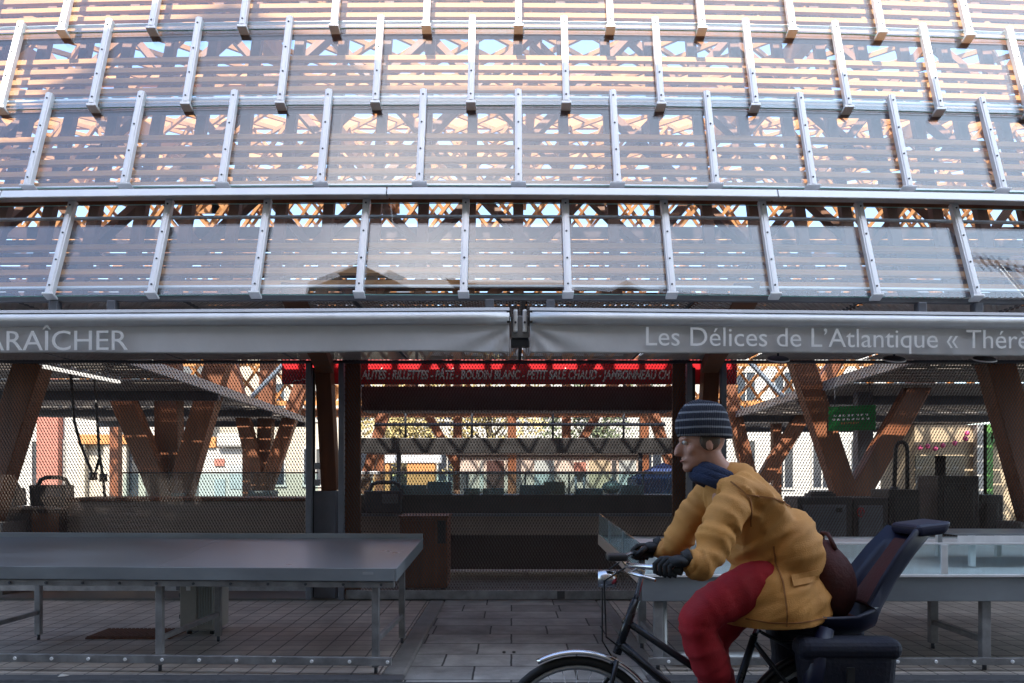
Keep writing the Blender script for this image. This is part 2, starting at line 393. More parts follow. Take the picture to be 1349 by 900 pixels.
for ri, row in enumerate(ROWS):
    ks = range(-7, 7)
    L = math.hypot(row[2] - row[0], row[3] - row[1])
    for k in ks:
        X = row[4] + SP * k
        if abs(X) > HX: continue
        X2 = X + SP
        # pane
        g0, g1 = .012, .012
        m = MB(); T = 1.0 if ri else .985; j0, j1, j2 = rnd.uniform(-.004, .004), rnd.uniform(-.004, .004), rnd.uniform(0, .006)
        lo = -.0 if ri != 3 else 0
        p = [fp(row, X + g0, lo - j2, j0), fp(row, X2 - g1, lo - j2, j1), fp(row, X2 - g1, lo - j2, .014 + j1), fp(row, X + g0, lo - j2, .014 + j0),
             fp(row, X + g0, T, 0), fp(row, X2 - g1, T, 0), fp(row, X2 - g1, T, .012), fp(row, X + g0, T, .012)]
        m.add(p, [(0, 1, 5, 4), (2, 3, 7, 6)], 0); m.add(p, [(3, 2, 1, 0), (4, 5, 6, 7), (1, 2, 6, 5), (3, 0, 4, 7)], 1)
        m.build('glass_pane', ['pane', 'glass_edge'], hall)
        # bar with its screws
        m = MB(); b0, b1 = (-.012, 1.0) if ri in (0, 1) else (-.005, 1.01)
        up = (fp(row, X, 0, -1) - fp(row, X, 0, 0))
        m.bar(fp(row, X, b0, -.026), fp(row, X, b1, -.026), .056, .05, up)
        m.bar(fp(row, X, b0, -.054), fp(row, X, b1, -.054), .03, .007, up)
        for t in (.06, .33, .62, .93):
            m.cyl(fp(row, X, t, -.056), fp(row, X, t, -.064), .0085, 8, mi=1)
        gb = m.build('glazing_bar', ['alu', 'dark_steel'], hall, bevel=.004)
        m = MB()
        if row[5] == 'clip':
            m.bar(fp(row, X, -.036, -.01), fp(row, X, -.006, -.01), .082, .09, up)
        elif row[5] == 'low':
            m.bar(fp(row, X, -.035, -.02), fp(row, X, -.013, -.02), .085, .085, up)
        else:
            m.bar(fp(row, X, -.02, -.01), fp(row, X, -.008, -.01), .12, .09, up)
        m.build('bracket', 'alu_white' if row[5] == 'low' else 'alu', gb, bevel=.004)


def strip(name, mat, pts_fn, w, h, up, parent, n=14, x0=-HX, x1=HX, bevel=0.):
    """a long member that follows the bow of the front"""
    m = MB()
    xs = [x0 + (x1 - x0) * i / n for i in range(n + 1)]
    ring = []
    for x in xs:
        c = pts_fn(x); u = Vector(up).normalized(); s_ = Vector((1, 0, 0)).cross(u).normalized()
        ring.append([c - s_ * w / 2 - u * h / 2, c + s_ * w / 2 - u * h / 2, c + s_ * w / 2 + u * h / 2, c - s_ * w / 2 + u * h / 2])
    vs_ = [p for r in ring for p in r]; fs = []
    for i in range(n):
        for k in range(4): fs.append((i * 4 + k, i * 4 + (k + 1) % 4, i * 4 + 4 + (k + 1) % 4, i * 4 + 4 + k))
    fs += [(3, 2, 1, 0), (n * 4, n * 4 + 1, n * 4 + 2, n * 4 + 3)]
    m.add(vs_, fs)
    return m.build(name, mat, parent, bevel=bevel)


for ri, row in enumerate(ROWS):
    up = fp(row, 0, 1, 0) - fp(row, 0, 0, 0)
    L = up.length
    first, pitch = ((.20, .121) if ri == 0 else (.135, .121) if ri == 1 else (.20, .113))
    for i in range(5 if ri != 0 else 4):
        t = (first + pitch * i) / L
        strip('timber_slat', 'larch_x', lambda x, t=t: fp(row, x, t, .16), .034, .052, up, hall)
    t = (.055 if ri == 1 else .12 if ri == 0 else .145) / L
    strip('glass_rail', 'alu', lambda x: fp(row, x, t, .075), .02, .018, up, hall)
    if ri == 0:
        strip('glass_rail', 'alu', lambda x: fp(row, x, .90, .075), .02, .02, up, hall)
    if ri in (2, 3):
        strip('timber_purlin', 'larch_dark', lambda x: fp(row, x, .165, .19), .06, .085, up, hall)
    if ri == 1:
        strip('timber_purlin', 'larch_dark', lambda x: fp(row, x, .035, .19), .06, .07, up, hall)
# studs behind the slats
for k in range(-14, 14):
    X = .052 + .396 * k
    if abs(X) > HX: continue
    c = ccurve(X)
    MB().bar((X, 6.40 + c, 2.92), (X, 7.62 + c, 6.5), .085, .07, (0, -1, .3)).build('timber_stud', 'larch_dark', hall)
# aluminium ledge between the first and second row: three lengths with open joints
for x0, x1 in ((-HX, -4.05), (-4.04, -.985), (-.975, 2.09), (2.10, HX)):
    n = 6; m = MB()
    prof = [(-.175, 3.748), (-.205, 3.684), (-.20, 3.677), (-.035, 3.702), (-.035, 3.748)]
    ring = []
    for i in range(n + 1):
        x = x0 + (x1 - x0) * i / n
        ring += [(x, 6.41 + ccurve(x) + a, z) for a, z in prof]
    q = len(prof); fs = [tuple(range(q))[::-1], tuple(n * q + i for i in range(q))]
    for i in range(n):
        for k in range(q): fs.append((i * q + k, i * q + (k + 1) % q, i * q + q + (k + 1) % q, i * q + q + k))
    m.add(ring, fs).build('ledge_flashing', 'alu_white', hall, bevel=.003)
# steel base beam below the first row, brackets to the awnings
strip('base_beam', 'grey_steel', lambda x: Vector((x, 6.11 + ccurve(x), 2.852)), .06, .035, (0, 0, 1), hall)
for px in (68, 146, 645, 725, 1221, 1299):
    X = ax(px, 6.1); c = ccurve(X)
    MB().box(X - .032, X + .032, 6.06 + c, 6.14 + c, 2.70, 2.833).build('awning_bracket', 'grey_steel', hall, bevel=.006)


# expanded-metal sheets: real strands with diamond holes between them
def mesh_sheet(width, height, per, row, wd, flat=.22):
    nx = int(width / per); nz = int(height / row); vs_ = []; fs = []
    prof = [(0, 0), (flat, 0), (.5, 1), (.5 + flat, 1)]
    for j in range(nz):
        ph = .5 * (j % 2); base = len(vs_); n = 0
        for i in range(nx):
            for a, b in prof:
                x = (i + a + ph) * per; z = (j + b) * row
                vs_ += [(x, -.003, z - wd / 2), (x, .003, z + wd / 2)]; n += 1
        for i in range(n - 1):
            k = base + 2 * i; fs.append((k, k + 2, k + 3, k + 1))
    me = bpy.data.meshes.new('mesh_sheet'); me.from_pydata(vs_, [], fs)
    return me


# soffit of mesh panels under the glass front
PW = 1.34
sof = mesh_sheet(PW - .03, 3.36, .046, .034, .018)
sof.transform(Matrix.Rotation(R(-90), 4, 'X')); sof.materials.append(M['soffit_steel'])
for k in range(-5, 5):
    o = bpy.data.objects.new('soffit_panel', sof); col.objects.link(o); o.parent = hall
    o.matrix_local = ROOT[hall.name].inverted() @ Matrix.Translation((k * PW + .12, 6.16, 2.866))
    o.scale = (1, 1, 1)
    MB().box(k * PW + .09 - .02, k * PW + .09 + .02, 6.2, 9.52, 2.868, 2.91).build('soffit_rail', 'dark_steel', hall)

# grilles: three rolling meshes in steel guides
GY = 9.55
gm = mesh_sheet(4.10, 2.72, .0365, .0335, .0160)
gm.materials.append(M['mesh_steel'])
for nm, x0, z0, lab in (('l', -6.56, .10, 'rolled down mesh grille in front of the grey slatted counter'),
                        ('c', -2.01, .0, 'rolled down mesh grille across the end of the stone path below the red sign'),
                        ('r', 2.56, .02, 'rolled down mesh grille in front of the ovens and green sign')):
    t = thing('rolling_grille', lab, 'rolling grille', (x0 + 2.06, GY, z0), 0, 'rolling mesh grilles of the market hall')
    o = bpy.data.objects.new('mesh_curtain', gm); col.objects.link(o); o.parent = t; o.location = (-2.06, 0, .11)
    MB().box(x0 + .02, x0 + 4.1, GY - .025, GY + .025, z0 + .004, z0 + .112).build('bottom_rail', 'galvanised', t, bevel=.005)
    MB().box(x0 + 2.55, x0 + 2.64, GY - .045, GY - .026, z0 + .015, z0 + .105).build('lock_plate', 'charcoal', t, bevel=.003)
    for gx in ((x0 - .03, x0 + 4.13)):
        MB().box(gx - .032, gx + .032, GY - .05, GY + .04, 0.002, 2.855).build('guide_rail', 'grey_steel', t, bevel=.005)
MB().box(-7.5, 7.5, GY - .05, GY + .05, 2.832, 2.862).build('grille_lintel', 'dark_steel', hall)

# posts between the grilles
for s_, px0 in ((-1, 432), (1, 931)):
    X = ax(px0, 9.75)
    p = MB().bar((X + .10 * (-s_) * .3, 9.78, 1.30), (X + .06 * s_, 9.78, 3.0), .19, .22, (0, -1, 0)).build('timber_post', 'larch_post', hall, bevel=.008)
    MB().box(X - .14, X + .12, 9.62, 9.9, 0.002, 1.30).build('post_shoe', 'grey_steel', p, bevel=.006)
    MB().box(X - .13, X - .06, 9.58, 9.615, 1.36, 1.44).build('hinge', 'zinc', p, bevel=.006)
    MB().box(X - .13, X - .06, 9.58, 9.615, 1.56, 1.64).build('hinge', 'zinc', p, bevel=.006)
    MB().box(X - .22, X - .15, 9.70, 9.74, .002, 2.8).build('jamb', 'black_plastic', p)
    X2 = ax(466 if s_ < 0 else 895, 10.0)
    MB().box(X2 - .1, X2 + .1, 9.92, 10.06 - .08, .002, 3.6).build('timber_post', 'larch_dark', hall, bevel=.008)
    # beam from the post up to the foot of the glass
    MB().bar((X, 9.6, 2.79), (X + .55 * -s_, 6.22, 2.93), .2, .14).build('timber_beam', 'larch_dark', hall, bevel=.008)


def column(base, plz, struts, wd):
    """forked timber column on a plinth: struts = list of (base point, top point, width)"""
    x, y = base
    p = MB().box(x - .30, x + .30, y - .25, y + .25, .002, plz).build('timber_column', 'hall_concrete', hall, bevel=.01)
    for a, b, w_ in struts:
        a, b = Vector(a), Vector(b); d = (b - a).normalized()
        MB().bar(a - d * .2, b, w_, w_ * .8, (0, -1, 0)).build('strut', 'larch_post', p, bevel=.012)
    return p


def cst(Y, pa, pb, ext=0.):
    a, b = at(*pa, Y), at(*pb, Y + .15)
    return a, b + (b - a) * ext


column((ax(228, 14.5), 14.5), 1.16, [(*cst(14.5, (240, 645), (292, 465), .9), .40), (*cst(14.4, (212, 645), (150, 495), 1.0), .38), (*cst(14.7, (224, 645), (222, 470), .8), .42)], .4)
column((ax(347, 20), 20.), 1.1, [(*cst(20, (350, 645), (395, 515), 1.2), .34), (*cst(20, (343, 645), (318, 540), 1.6), .34), (*cst(20.3, (347, 645), (352, 520), 1.0), .36)], .4)
column((ax(1122, 13), 13.), 1.15, [(*cst(13, (1112, 650), (1055, 478), .9), .36), (*cst(13, (1135, 640), (1200, 525), 1.2), .34)], .4)
column((ax(995, 19), 19.), 1.1, [(*cst(19, (990, 640), (968, 550), 1.5), .32), (*cst(19, (1000, 640), (1062, 540), 1.2), .32)], .4)
column((ax(603, 24), 24.), .9, [(*cst(24, (603, 660), (603, 585), 2), .27), (*cst(24, (600, 610), (560, 540), 2), .25)], .3)
column((ax(746, 24), 24.), .9, [(*cst(24, (746, 660), (746, 585), 2), .27), (*cst(24, (749, 610), (790, 540), 2), .25)], .3)
column((ax(492, 18.5), 18.5), .9, [(*cst(18.5, (480, 640), (508, 540), 2), .25)], .3)
column((ax(890, 18.5), 18.5), .9, [(*cst(18.5, (893, 640), (865, 560), 2), .25)], .3)
column((ax(-14, 10.1), 10.15), .9, [(*cst(10.1, (-22, 690), (50, 462), .1), .36)], .3)
column((ax(1362, 10.1), 10.15), .9, [(*cst(10.1, (1368, 690), (1306, 462), .1), .36)], .3)
MB().box(ax(1127, 13.6), ax(1147, 13.6), 13.5, 13.7, .002, 2.9).build('steel_column', 'grey_steel', hall)


# roof timber: inner lattice behind the slats, ceiling lattice, far leaning front
def lattice(name, mat, o, u, v, lu, lv, sp, w_, h_, nrm, ang=1.0, fam=(1, -1)):
    o, u, v = Vector(o), Vector(u).normalized(), Vector(v).normalized(); m = MB()
    for sgn in fam:
        k0 = -int(lv / (sp * ang)) - 2; k1 = int(lu / sp) + int(lv / (sp * ang)) + 2
        for k in range(k0, k1):
            a0 = k * sp
            # line: a = a0 + sgn*ang*b ; clip to the rectangle
            bs = [0, lv]
            t0, t1 = 0., lv
            for lim in (0, lu):
                pass
            lo = (0 - a0) / (sgn * ang); hi = (lu - a0) / (sgn * ang)
            if lo > hi: lo, hi = hi, lo
            t0, t1 = max(t0, lo), min(t1, hi)
            if t1 - t0 < .2: continue
            p = o + u * (a0 + sgn * ang * t0) + v * t0; q = o + u * (a0 + sgn * ang * t1) + v * t1
            off = Vector(nrm) * (h_ * .5 * sgn)
            m.bar(p + off, q + off, w_, h_, nrm)
    return m.build(name, mat, hall)


LX = 13.
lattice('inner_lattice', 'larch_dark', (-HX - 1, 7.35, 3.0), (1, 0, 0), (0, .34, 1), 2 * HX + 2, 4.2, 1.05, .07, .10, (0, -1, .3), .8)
lattice('roof_lattice', 'larch_roof', (-LX, 8.6, 7.6), (1, 0, 0), (0, 1, .10), 2 * LX, 12., .72, .05, .07, (0, 0, 1), .85)
lattice('far_lattice', 'larch_roof', (-LX, 22.4, 3.35), (1, 0, 0), (0, -.3, 1), 2 * LX, 5.8, .56, .07, .08, (0, -1, -.3), .8)
for i in range(5):
    y = 9.7 + i * 2.3; z = 7.6 + .1 * (y - 8.6) + .3
    MB().box(-LX, LX, y - .05, y + .05, z, z + .2).build('roof_purlin', 'larch_roof', hall)
for i in range(6):
    z = 3.4 + i * 1.04; y = 22.2 - .3 * (z - 3.35) 
    MB().box(-LX, LX, y - .22, y - .18, z, z + .13).build('far_slat', 'larch_x', hall)
for i in range(14):     # boards fixed between the far timbers
    x = rnd.uniform(-11, 11); z = 3.5 + .52 * rnd.randrange(0, 10); y = 22.27 - .3 * (z - 3.35)
    w_ = rnd.choice((.5, .8, 1.1))
    MB().box(x, x + w_, y, y + .03, z + .14, z + rnd.choice((.3, .5, .5))).build('cladding_board', 'larch_roof', hall)
lattice('mid_lattice', 'larch_roof', (-LX, 15.5, 4.7), (1, 0, 0), (0, -.12, 1), 2 * LX, 3.4, .60, .06, .07, (0, -1, 0), .8)
# boards added above the soffit to shade the sign letters, counters and struts
for x0, x1, y0, y1 in ((-3.2, 3.2, 9.0, 9.88), (-8.5, -3.22, 8.3, 9.92), (3.22, 8.5, 8.3, 9.92)): MB().box(x0, x1, y0, y1, 3.2, 3.23).build('shade_board', 'larch_dark', hall)
for i in range(26):   # unseen planks added above the view to keep sun off the columns
    u = i / 26; y = 7.75 + 3.7 * u; z = 6.95 + 1.15 * u
    if i in (7, 15, 20): continue
    MB().bar((-LX, y, z), (LX, y, z), .132, .03, (0, -.3, 1)).build('sun_block_plank', 'larch_roof', hall)
for k in range(-3, 4):   # rafters running back under the roof
    x = k * 3.4 + .3
    MB().bar((x, 7.5, 6.6), (x, 21, 8.6), .14, .26).build('rafter', 'larch_roof', hall)
for i in range(7):   # dark boarding above the stalls, behind the lowest glass row
    MB().box(-HX - 2, HX + 2, 8.2, 8.23, 3.12 + i * .135, 3.12 + i * .135 + .118).build('inner_boarding', 'dark_brown', hall)
MB().box(-LX, LX, 22.2, 22.45, 3.1, 3.34).build('far_beam', 'larch_dark', hall)
for k in range(-3, 4):
    MB().box(k * 3.7 - .12, k * 3.7 + .12, 22.2, 22.44, .002, 3.1).build('far_post', 'larch_post', hall)

# ------------------------------------------------------------------ buildings
def town_house(label, x0, x1, Y, h, wall, nw, floors, group=None, depth=7., face=-1, fw=1.1, fh=1.7, z_first=1.0, roof_h=2.2, dz=3.1, cat='house', shop=None):
    """house with its street front on the plane Y; face -1 looks towards -y, +1 towards +y"""
    t = thing('town_house', label, cat, ((x0 + x1) / 2, Y, 0), 0, group)
    ya, yb = (Y, Y + depth) if face < 0 else (Y - depth, Y)
    MB().box(x0, x1, ya, yb, -.05, h).build('wall', wall, t)
    rp = [(ya - .3 if face < 0 else ya, h + .002), (yb if face < 0 else yb + .3, h + .002), ((ya + yb) / 2, h + roof_h)]
    m = MB(); vs_ = [(x0, y, z) for y, z in rp] + [(x1, y, z) for y, z in rp]
    m.add(vs_, [(0, 1, 2), (5, 4, 3), (0, 3, 4, 1), (1, 4, 5, 2), (2, 5, 3, 0)]); m.build('roof', 'slate', t)
    for fl in range(floors):
        for k in range(nw):
            xc = x0 + (x1 - x0) * (k + .5) / nw; z0 = z_first + fl * dz; d = -1 if face < 0 else 1
            f = MB()
            for a, b, c, e in ((xc - fw / 2 - .08, xc - fw / 2, z0, z0 + fh), (xc + fw / 2, xc + fw / 2 + .08, z0, z0 + fh), (xc - fw / 2 - .08, xc + fw / 2 + .08, z0 + fh, z0 + fh + .1), (xc - .03, xc + .03, z0, z0 + fh), (xc - fw / 2 - .12, xc + fw / 2 + .12, z0 - .1, z0)):
                yy = sorted((Y + d * .001, Y + d * .07)); f.box(a, b, yy[0], yy[1], c, e)
            fo = f.build('window', 'plaster', t)
            yy = sorted((Y + d * .002, Y + d * .02)); MB().box(xc - fw / 2, xc + fw / 2, yy[0], yy[1], z0, z0 + fh).build('pane', 'window_dark', fo)
    return t


# across the street, behind the photographer: its eaves and dormers shade the lower part of the hall
def dormer(t, x, hw, zb, zp, y0=-2.55, y1=-5.5):
    d = MB().prism([(x - hw, zb - .6), (x + hw, zb - .6), (x + hw, zb), (x, zp), (x - hw, zb)], y1, y0).build('dormer', 'plaster_tan', t)
    MB().box(x - hw * .45, x + hw * .45, y0 + .004, y0 + .03, zb - .45, zb + .25).build('pane', 'window_dark', d)

EAVE = 15.85
h1 = town_house('tall tan rendered house on the street side facing the market awnings, taller of the two', -3.9, 21, -2.55, EAVE, 'plaster_tan', 7, 4, 'houses facing the hall', face=1, dz=3.2, roof_h=2.2)
dormer(h1, 3.8, .65, EAVE + .3, EAVE + .87)
MB().cyl((18.3, -3.4, EAVE), (18.3, -3.4, EAVE + 5.0), .06, 8).build('antenna_mast', 'zinc', h1)
m = MB()
for i in range(9):
    xx, zz = 17.6 + i * .26, EAVE + 4.9 - .07 * i
    m.bar((xx, -3.4, zz - .45), (xx, -3.4, zz + .45), .045, .045)
m.bar((17.4, -3.36, EAVE + 4.95), (19.9, -3.36, EAVE + 4.28), .08, .08); m.build('aerial', 'zinc', h1)
h2 = town_house('lower tan rendered house on the street side with one wide dormer', -18, -3.92, -2.55, EAVE - .6, 'plaster_tan', 6, 4, 'houses facing the hall', face=1, dz=3.2, roof_h=2.0)
dormer(h2, -4.1, 1.5, EAVE + .5, EAVE + 1.65)

# beyond the hall
town_house('white rendered house beyond the hall seen past the left forked column', -25, -14.6, 34, 8.5, 'plaster', 5, 2, 'houses beyond the hall', fw=1.3, fh=1.9)
bh = bpy.data.objects['town_house.002'] if 'town_house.002' in bpy.data.objects else None
MB().box(ax(50, 33.7), ax(78, 33.7), 33.6, 33.995, -.05, 9.6).build('chimney_breast', 'brick_red', bh)
t = thing('shop_building', 'white shop front under an orange fascia beyond the hall, left of the forked column', 'shop front', (-15.6, 33, 0))
x0, x1 = ax(104, 33), ax(196, 33); Yf = 33.0
MB().box(x0, x1, Yf - .1, Yf + .85, 2.75, 3.15).build('fascia', 'orange_paint', t, bevel=.02)
for px in (107, 141, 162, 187):
    x = ax(px, Yf); MB().box(x - .14, x + .14, Yf, Yf + .25, 0, 2.75).build('pilaster', 'plaster_warm', t)
MB().box(x0, x1, Yf + .3, Yf + .4, 0, 2.75).build('wall', 'plaster_warm', t)
for px in (150, 172):
    x = ax(px, Yf); MB().box(x - .3, x + .3, Yf + .26, Yf + .295, .5, 2.5).build('pane', 'window_dark', t)
t = thing('shop_building', 'shop front under an orange fascia with a small red sign, right of the forked column', 'shop front', (-10, 33, 0))
x0, x1 = ax(262, 33), ax(328, 33)
MB().box(x0, ax(285, 33), Yf - .1, Yf + .7, 2.6, 3.05).build('fascia', 'orange_paint', t, bevel=.02)
MB().box(x0, x1, Yf, Yf + .7, 0, 2.6).build('wall', 'plaster', t)
MB().box(ax(288, 33), x1, Yf - .3, Yf + .7, 2.62, 3.2).build('awning_hood', 'plaster', t, bevel=.1)
MB().box(ax(283, 33), ax(296, 33), Yf - .06, Yf - .004, 1.85, 2.15).build('sign_panel', 'brick_red', t)
MB().box(ax(283, 33), ax(297, 33), Yf - .05, Yf - .003, .1, 1.3).build('door', 'shutter', t)
MB().box(ax(303, 33), ax(322, 33), Yf - .03, Yf - .003, .9, 1.9).build('pane', 'shutter', t)
town_house('long warm white house beyond the hall behind the shop fronts', -14.5, -4.2, 38, 9, 'plaster_warm', 5, 2, 'houses beyond the hall')
town_house('white house beyond the hall with tall narrow windows seen under the red sign', -4.1, 9.6, 40, 7.4, 'plaster', 8, 2, 'houses beyond the hall', fw=.9, fh=1.4, z_first=1.15)
town_house('pale house beyond the hall seen left of the green sign', 9.7, 20, 36, 9, 'plaster', 6, 2, 'houses beyond the hall', fw=.8, fh=2.1, z_first=.9)
t = thing('shop_building', 'tan market shop with green posts and pink garlands on the far right', 'shop front', (13, 21.5, 0))
Yf = 21.5; x0, x1 = ax(1205, Yf), ax(1420, Yf)
MB().box(x0, x1, Yf, Yf + 2, .002, 2.84).build('wall', 'plaster_tan', t)
for px in (1288, 1296):
    x = ax(px, Yf); MB().box(x - .13, x + .13, Yf - .2, Yf - .01, .002, 2.84).build('post', 'plaster' if px == 1288 else 'green_paint', t)
MB().box(ax(1340, Yf), ax(1352, Yf), Yf - .2, Yf - .01, 0, 2.2).build('post', 'green_paint', t)
MB().box(ax(1300, Yf), x1, Yf - .2, Yf - .01, 2.35, 2.62).build('beam', 'green_paint', t)
for px, py in ((1212, 590), (1222, 588), (1232, 591), (1242, 587), (1258, 584), (1274, 571), (1272, 578)):
    p = at(px, py, Yf - .12); MB().ell(p, .07, .05, .07, 10, 6).build('garland', 'pink', t)
for px in (1225, 1250): 
    x = ax(px, Yf); MB().box(x - .4, x + .4, Yf - .05, Yf - .004, .6, 2.0).build('pane', 'window_dark', t)

# orange brick-fronted kiosks at street level, seen under the middle stalls
Yk = 30
for a, b, lab in ((491, 513, 'small orange shutter box at the far kerb, the narrower one'), (536, 573, 'wide orange shutter box at the far kerb')):
    t = thing('kiosk', lab, 'kiosk', (ax((a + b) / 2, Yk), Yk, 0)); x0, x1 = ax(a, Yk), ax(b, Yk)
    MB().box(x0, x1, Yk, Yk + .6, -.02, 1.92).build('shutter', 'orange_paint', t, bevel=.02); MB().box(x0 - .2, x1 + .2, Yk - .05, Yk + .75, 1.93, 2.25).build('roof', 'alu_white', t, bevel=.02)
x = ax(764, 30)
x = ax(764, 23.05)
t = thing('notice_board', 'red notice board on two posts beyond the hall beside a timber post', 'notice board', (x, 23.05, 0))
MB().box(x - .17, x + .17, 23.0, 23.06, 1.5, 1.85).build('panel', 'brick_red', t, bevel=.01)
for d in (-.12, .12): MB().box(x + d - .03, x + d + .03, 23.065, 23.12, .002, 1.85).build('post', 'grey_steel', t)


def tree(label, x, y, zt, rx, leaf, n, seed):
    r_ = random.Random(seed); t = thing('tree', label, 'tree', (x, y, 0))
    m = MB(); m.tube([(x, y, -.05), (x + .1, y, zt * .35), (x, y, zt * .8)], [.18, .14, .05], 8)
    for i in range(7):
        a = i * 2.4; m.tube([(x, y, zt * .3 + i * .2), (x + math.cos(a) * rx * .7, y + math.sin(a) * rx * .6, zt * .45 + i * .3)], [.07, .02], 6)
    m.build('trunk', 'bark', t)
    m = MB(); cl = [(Vector((r_.gauss(0, rx * .45), r_.gauss(0, rx * .45), zt * .62 + r_.gauss(0, zt * .16))), r_.uniform(.5, .95)) for _ in range(26)]
    for i in range(n):
        c, cr = r_.choice(cl); p = Vector((x, y, 0)) + c + Vector((r_.gauss(0, 1), r_.gauss(0, 1), r_.gauss(0, .8))) * cr * .5
        u = Vector((r_.gauss(0, 1), r_.gauss(0, 1), r_.gauss(0, 1))).normalized(); v = u.orthogonal().normalized(); q = r_.uniform(.06, .13)
        m.add([p - u * q, p + v * q * .6, p + u * q, p - v * q * .6], [(0, 1, 2, 3)])
    m.build('crown', leaf, t)


tree('yellow autumn tree beyond the hall under the red sign, the left one', -4.6, 33, 6.5, 2.0, 'yellow_leaf', 2600, 1)
tree('yellow autumn tree beyond the hall beside the middle timber post', -1.0, 34, 6.2, 2.0, 'yellow_leaf', 2600, 2)
tree('green leafy tree beyond the hall right of the yellow trees', 3.6, 35, 6.4, 1.9, 'green_leaf', 2400, 3)

# ------------------------------------------------------------------ inside the hall: canopies, stalls, counters
def canopy(label, pts_in, xo, z, lab_group):
    (xa, ya), (xb, yb) = pts_in; s_ = 1 if xo > 0 else -1
    t = thing('stall_canopy', label, 'canopy', ((xa + xo) / 2, ya, z), 0, lab_group)
    n = 44; m = MB()
    for i in range(n):
        u = i / n; X = xa + (xb - xa) * u; Y = ya + (yb - ya) * u
        lo, hi = sorted((X + s_ * .06, xo)); 
        if i % 9 == 8: continue
        m.box(lo, hi, Y, Y + (yb - ya) / n * .80, z, z + .03)
    m.build('slatted_ceiling', 'canopy_slat', t)
    MB().bar((xa, ya, z + .02), (xb, yb, z + .02), .07, .15).build('edge_beam', 'zinc', t)
    for u in (.33, .66, .98):
        X = xa + (xb - xa) * u; Y = ya + (yb - ya) * u
        MB().box(min(X, xo), max(X, xo), Y - .06, Y + .06, z - .16, z - .004).build('cross_beam', 'dark_steel', t)
    MB().bar((xa, ya + 4.8, z), (xa - s_ * .75, ya + 4.3, z + .55), .06, .06).build('tie_rod', 'alu', t)
    return t


canopy('slatted grey canopy inside the hall over the left stalls', ((-4.75, 9.75), (-5.5, 21.4)), -11, 2.92, 'slatted canopies inside the hall')
canopy('slatted grey canopy inside the hall over the green sign', ((4.95, 9.75), (5.6, 24.0)), 13, 2.92, 'slatted canopies inside the hall')
t = thing('tube_lamp', 'long thin lamp tube under the left slatted canopy', 'lamp', (-5.67, 10.5, 2.85))
MB().bar((-5.73, 9.7, 2.86), (-5.60, 11.4, 2.86), .09, .05).build('housing', 'alu_white', t, bevel=.01)
lt = MB().bar((-5.728, 9.74, 2.815), (-5.603, 11.36, 2.815), .05, .036).build('diffuser', 'tube_light', t, bevel=.01)


def text_mesh(body, size, mat, name, parent, width=None, thick=.002, shear=0., place=Matrix.Identity(4), offset=-.0004):
    cu = bpy.data.curves.new('lettering', 'FONT'); cu.body = body; cu.size = size; cu.extrude = thick; cu.shear = shear; cu.offset = offset; cu.resolution_u = 4
    o = bpy.data.objects.new('lettering', cu); col.objects.link(o)
    me = bake(o)
    xs = [v.co.x for v in me.vertices]; x0, x1 = min(xs), max(xs)
    k = width / (x1 - x0) if width else 1
    me.transform(place @ Matrix.Diagonal((k, 1, 1, 1)) @ Matrix.Translation((-x0, 0, 0)))
    top = parent
    while top.parent: top = top.parent
    me.transform(ROOT[top.name].inverted())
    return meshobj(name, me, mat, parent)


STAND = Matrix.Rotation(R(90), 4, 'X')
# red shop sign behind the middle grille
Yr = 10.2; z0, z1 = EYE + (625 - 506) / S * Yr, EYE + (625 - 474) / S * Yr
t = thing('shop_sign', 'long red shop sign in pale slanted capitals above the middle grille', 'shop sign', (0, Yr, z0))
MB().box(ax(371, Yr), ax(971, Yr), Yr, Yr + .06, z0, z1).build('panel', 'red_sign', t, bevel=.004)
text_mesh('ALITÉS : RILLETTES - PÂTÉ - BOUDIN BLANC - PETIT SALÉ CHAUD - JAMBONNEAU CH', .158, 'sign_letter', 'lettering', t, width=ax(883, Yr) - ax(476, Yr), shear=.22, offset=.0045,
          place=Matrix.Translation((ax(476, Yr), Yr - .003, z0 + .065)) @ STAND)
xs_ = ax(386, Yr); MB().tube([(xs_, Yr - .006, z0 + .03), (xs_ + .06, Yr - .006, z0 + .05), (xs_ + .09, Yr - .006, z0 + .035), (xs_ + .13, Yr - .006, z0 + .065), (xs_ + .17, Yr - .006, z0 + .05), (xs_ + .20, Yr - .006, z0 + .06)], .005, 5).build('script_flourish', 'sign_letter', t)
Yh = 10.45
MB_ = MB().box(ax(476, Yh), ax(886, Yh), Yh, Yh + .5, EYE + (625 - 541) / S * Yh, EYE + (625 - 509) / S * Yh)
t = thing('stall_hood', 'dark brown stall hood right under the red sign', 'stall hood', (0, Yh, 2.3)); MB_.build('front_board', 'dark_brown', t, bevel=.006)
for px in (476 + 70, 886 - 60): x = ax(px, Yh); MB().cyl((x, Yh + .25, 2.66), (x, Yh + .25, 3.6), .02, 8).build('hanger', 'dark_steel', t)
Yh = 16.5
t = thing('stall_hood', 'thin dark stall hood across the middle of the hall behind the glass counter', 'stall hood', (0, Yh, 2.1))
MB().box(ax(474, Yh), ax(893, Yh), Yh, Yh + 1.6, EYE + (625 - 597) / S * Yh, EYE + (625 - 577) / S * Yh).build('front_board', 'black_plastic', t, bevel=.01)
for px in (524, 845): x = ax(px, Yh); MB().box(x - .04, x + .04, Yh + .1, Yh + .2, .002, 2.0).build('post', 'dark_steel', t)
for px, zt_ in ((530, 3.3), (620, 3.3), (730, 3.3), (826, 3.3)): x = ax(px, Yh); MB().cyl((x, Yh + .5, 2.24), (x, Yh + .5, zt_), .025, 8).build('hanger', 'dark_steel', t)
MB().cyl((ax(490, Yh), Yh + .3, 2.55), (ax(880, Yh), Yh + .3, 2.55), .035, 8).build('rail', 'dark_steel', t)

